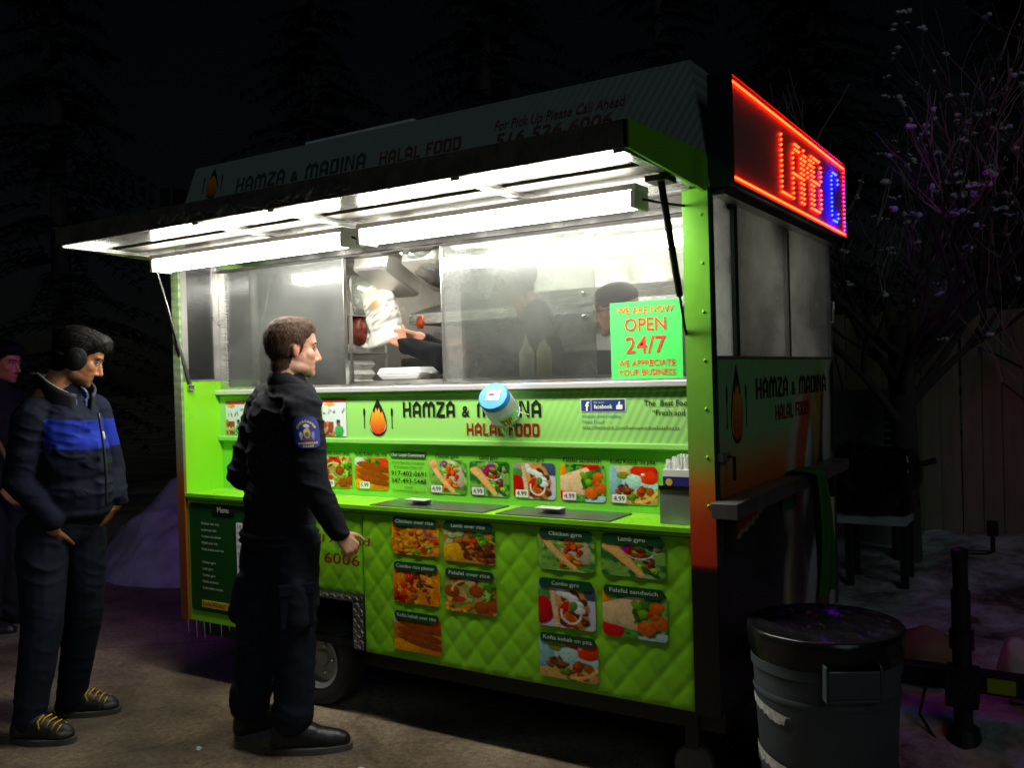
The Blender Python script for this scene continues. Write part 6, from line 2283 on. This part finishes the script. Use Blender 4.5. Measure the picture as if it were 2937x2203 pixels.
# covered grill on legs
gr = thing('covered_grill', 'cart-side grill wrapped in shiny black plastic on thin steel legs', 'grill', (-.02, 3.05, 0))
for x in (-.20, .12):
    for y in (2.95, 3.15):
        MB().box(x - .022, x + .022, y - .022, y + .022, .0, .50).build('leg', M_black, gr)
BX('grill_shelf', mat('pale_slab', (.36, .40, .38), .6), gr, -.26, .14, 2.90, 3.20, .505, .565)
g = MB()
g.box(-.27, .17, 2.88, 3.22, .57, .95)
g.ell((.06, 3.05, .80), (.16, .16, .18))
g.ell((-.15, 3.05, .92), (.16, .15, .08))
organic('plastic_cover', g, M_liner, gr, .016, 4, lambda P, N_: .05 * (fbm(P * 9, 3) - .5) + .025 * (fbm(P * 26, 5) - .5))
MB().tube([(.13, 3.02, .86), (.24, 3.02, .88), (.30, 3.02, .90)], .018, 8).build('grill_handle', M_black, gr)

# litter bags by the tongue
def lump(name, label, c, r, m, seed):
    g = MB().ell((0, 0, 0), r, n=24, m=16)
    P = np.array(g.v)
    P = P * (1 + .6 * (fbm(P * 9 / max(r) * .3, seed) - .5)[:, None])
    me = bpy.data.meshes.new(name)
    me.from_pydata([tuple(p) for p in P], [], g.f)
    o = put(name, me, m, None, smooth=True)
    o.location = c
    tag(o, label, 'bag')
lump('paper_sack', 'crumpled brown paper sack on the snow behind the tongue', (.46, 1.35, .20), (.17, .12, .12), mat('brown_paper', (.22, .13, .085), .8, bump=.4, bscale=30), 2)
lump('plastic_bag', 'knotted pale plastic bag on the snow beside the jack', (.83, 1.25, .22), (.085, .09, .13), mat('pale_bag_plastic', (.55, .56, .54), .4, bump=.5, bscale=25), 5)

# trees
M_bark = mat('dark_bark', (.055, .045, .038), .9, var=.3, scale=14, bump=.6, bscale=40)
M_needle = mat('dark_needles', (.014, .024, .015), .8, var=.4, scale=3)
M_twig = mat('bare_twig', (.30, .22, .20), .8, var=.3, scale=9)
def branch(b, p, d, L, r, depth, rg, tips, twig):
    n = 4
    pts, rad = [p.copy()], [r]
    for i in range(n):
        d = (d + Vector((rg.uniform(-.22, .22), rg.uniform(-.22, .22), rg.uniform(-.06, .20)))).normalized()
        p = p + d * L / n
        pts.append(p.copy())
        rad.append(r * (1 - .55 * (i + 1) / n))
    (b if r > .010 else twig).tube(pts, rad, 6 if r > .01 else 4, cap=False)
    if depth == 0:
        tips.append(p.copy())
        return
    for k in range(rg.randint(2, 4)):
        q = pts[rg.randint(2, n)]
        nd = (d + Vector((rg.uniform(-.9, .9), rg.uniform(-.9, .9), rg.uniform(-.2, .7)))).normalized()
        branch(b, q, nd, L * rg.uniform(.55, .85), r * .55, depth - 1, rg, tips, twig)
    tips.append(pts[rg.randint(1, n)].copy())
def bare_tree(label, x, y, h, r, seed, nsnow=20, lean=0.0, depth=3):
    rg = random.Random(seed)
    t = thing('bare_tree', label, 'tree', (x, y, 0))
    tr, tw_, tips = MB(), MB(), []
    tr.tube([(x, y, -.05), (x, y, .10), (x + lean * .2, y, h * .5), (x + lean, y, h)], [r * 1.9, r * 1.15, r, r * .85], 12)
    for k in range(10):
        z0 = h * rg.uniform(.55, 1.0)
        a = rg.uniform(0, 2 * math.pi)
        branch(tr, Vector((x + lean * z0 / h, y, z0)), Vector((math.cos(a), math.sin(a), rg.uniform(.3, 1.1))).normalized(), rg.uniform(.8, 1.3), r * .42, depth, rg, tips, tw_)
    tr.build('trunk', M_bark, t, smooth=True)
    tag(tw_.build('crown', M_twig, t), kind='stuff')
    sn = MB()
    rg.shuffle(tips)
    for q in tips[:nsnow]:
        dx, dy = rg.uniform(-1, 1), rg.uniform(-1, 1)
        for k in range(rg.randint(2, 5)):
            s = rg.uniform(.006, .019)
            sn.ell(q + Vector((dx * .03 * k, dy * .03 * k, rg.uniform(-.01, .012))), (s * rg.uniform(.9, 1.8), s * rg.uniform(.8, 1.4), s * rg.uniform(.6, 1.2)), n=7, m=5,
                   rot=Matrix.Rotation(rg.uniform(0, 3), 3, 'Z') @ Matrix.Rotation(rg.uniform(-.6, .6), 3, 'X'))
    tag(sn.build('snow_clump', M_snow, t, smooth=True), kind='stuff')
    return t
bare_tree('bare tree with thick dark trunk behind the wrapped grill', .03, 3.62, 1.75, .085, 4, 110)
bare_tree('slim bare tree with snowy twigs in front of the fence boards', 1.35, 3.9, 1.3, .04, 9, 150, .1)
bare_tree('slim leaning bare tree with snow clumps behind the fence', .75, 5.3, 2.2, .05, 15, 120, -.2)

def conifer(label, x, y, h, r, seed, nsnow=2):
    rg = random.Random(seed)
    t = thing('conifer_tree', label, 'tree', (x, y, 0), group='dark conifers behind the cart')
    MB().tube([(x, y, -.1), (x, y, h * .5), (x + .1, y, h)], [.16, .10, .02], 10).build('trunk', M_bark, t, smooth=True)
    b, sn = MB(), MB()
    for k in range(170):
        f = rg.random() ** .8
        z = .5 + (h - .5) * f
        a = rg.uniform(0, 2 * math.pi)
        L = r * (1 - f) ** .8 * rg.uniform(.6, 1.1) + .15
        d = Vector((math.cos(a), math.sin(a), 0))
        s = Vector((-d.y, d.x, 0))
        for j in range(9):
            t0 = .15 + .85 * j / 9
            c = Vector((x, y, z)) + d * L * t0 + Vector((0, 0, -.35 * L * t0 * t0))
            w = .16 * (1.1 - t0) + .05
            for sg_ in (-1, 1):
                tip = c + s * sg_ * w * rg.uniform(.7, 1.3) + d * w * rg.uniform(.4, 1.0) + Vector((0, 0, rg.uniform(-.10, .03)))
                b.add([c - d * .03, c + d * .04 + Vector((0, 0, .015)), tip], [(0, 1, 2)])
                b.add([c, c + Vector((0, 0, -.05)), tip + Vector((0, 0, -.06)) - d * .05], [(0, 1, 2)])
        if rg.random() < nsnow / 170:
            c = Vector((x, y, z)) + d * L * .8 + Vector((0, 0, -.2 * L))
            for j in range(4):
                q = rg.uniform(.02, .05)
                sn.ell(c + Vector((rg.uniform(-.12, .12), rg.uniform(-.12, .12), rg.uniform(-.03, .06))), (q * 1.4, q, q * .5), n=8, m=5)
    tag(b.build('crown', M_needle, t, flip=False), kind='stuff')
    if sn.v:
        tag(sn.build('snow_clump', M_snow, t, smooth=True), kind='stuff')
CON = [(-9.5, 3.5, 8.0, 2.0), (-7.6, 6.0, 8.5, 2.0), (-5.8, 7.4, 9.0, 2.2), (-3.6, 8.2, 8.5, 2.0), (-1.4, 7.6, 8.0, 1.9), (.8, 7.4, 7.0, 1.8), (2.6, 6.6, 6.0, 1.7), (1.9, 9.5, 8.5, 2.0), (-2.4, 10.8, 11, 2.3), (-7.0, 10.0, 11, 2.4)]
for i, (x, y, h, r) in enumerate(CON):
    conifer('tall dark conifer with scattered snow standing behind the cart', x, y, h, r, 40 + i)
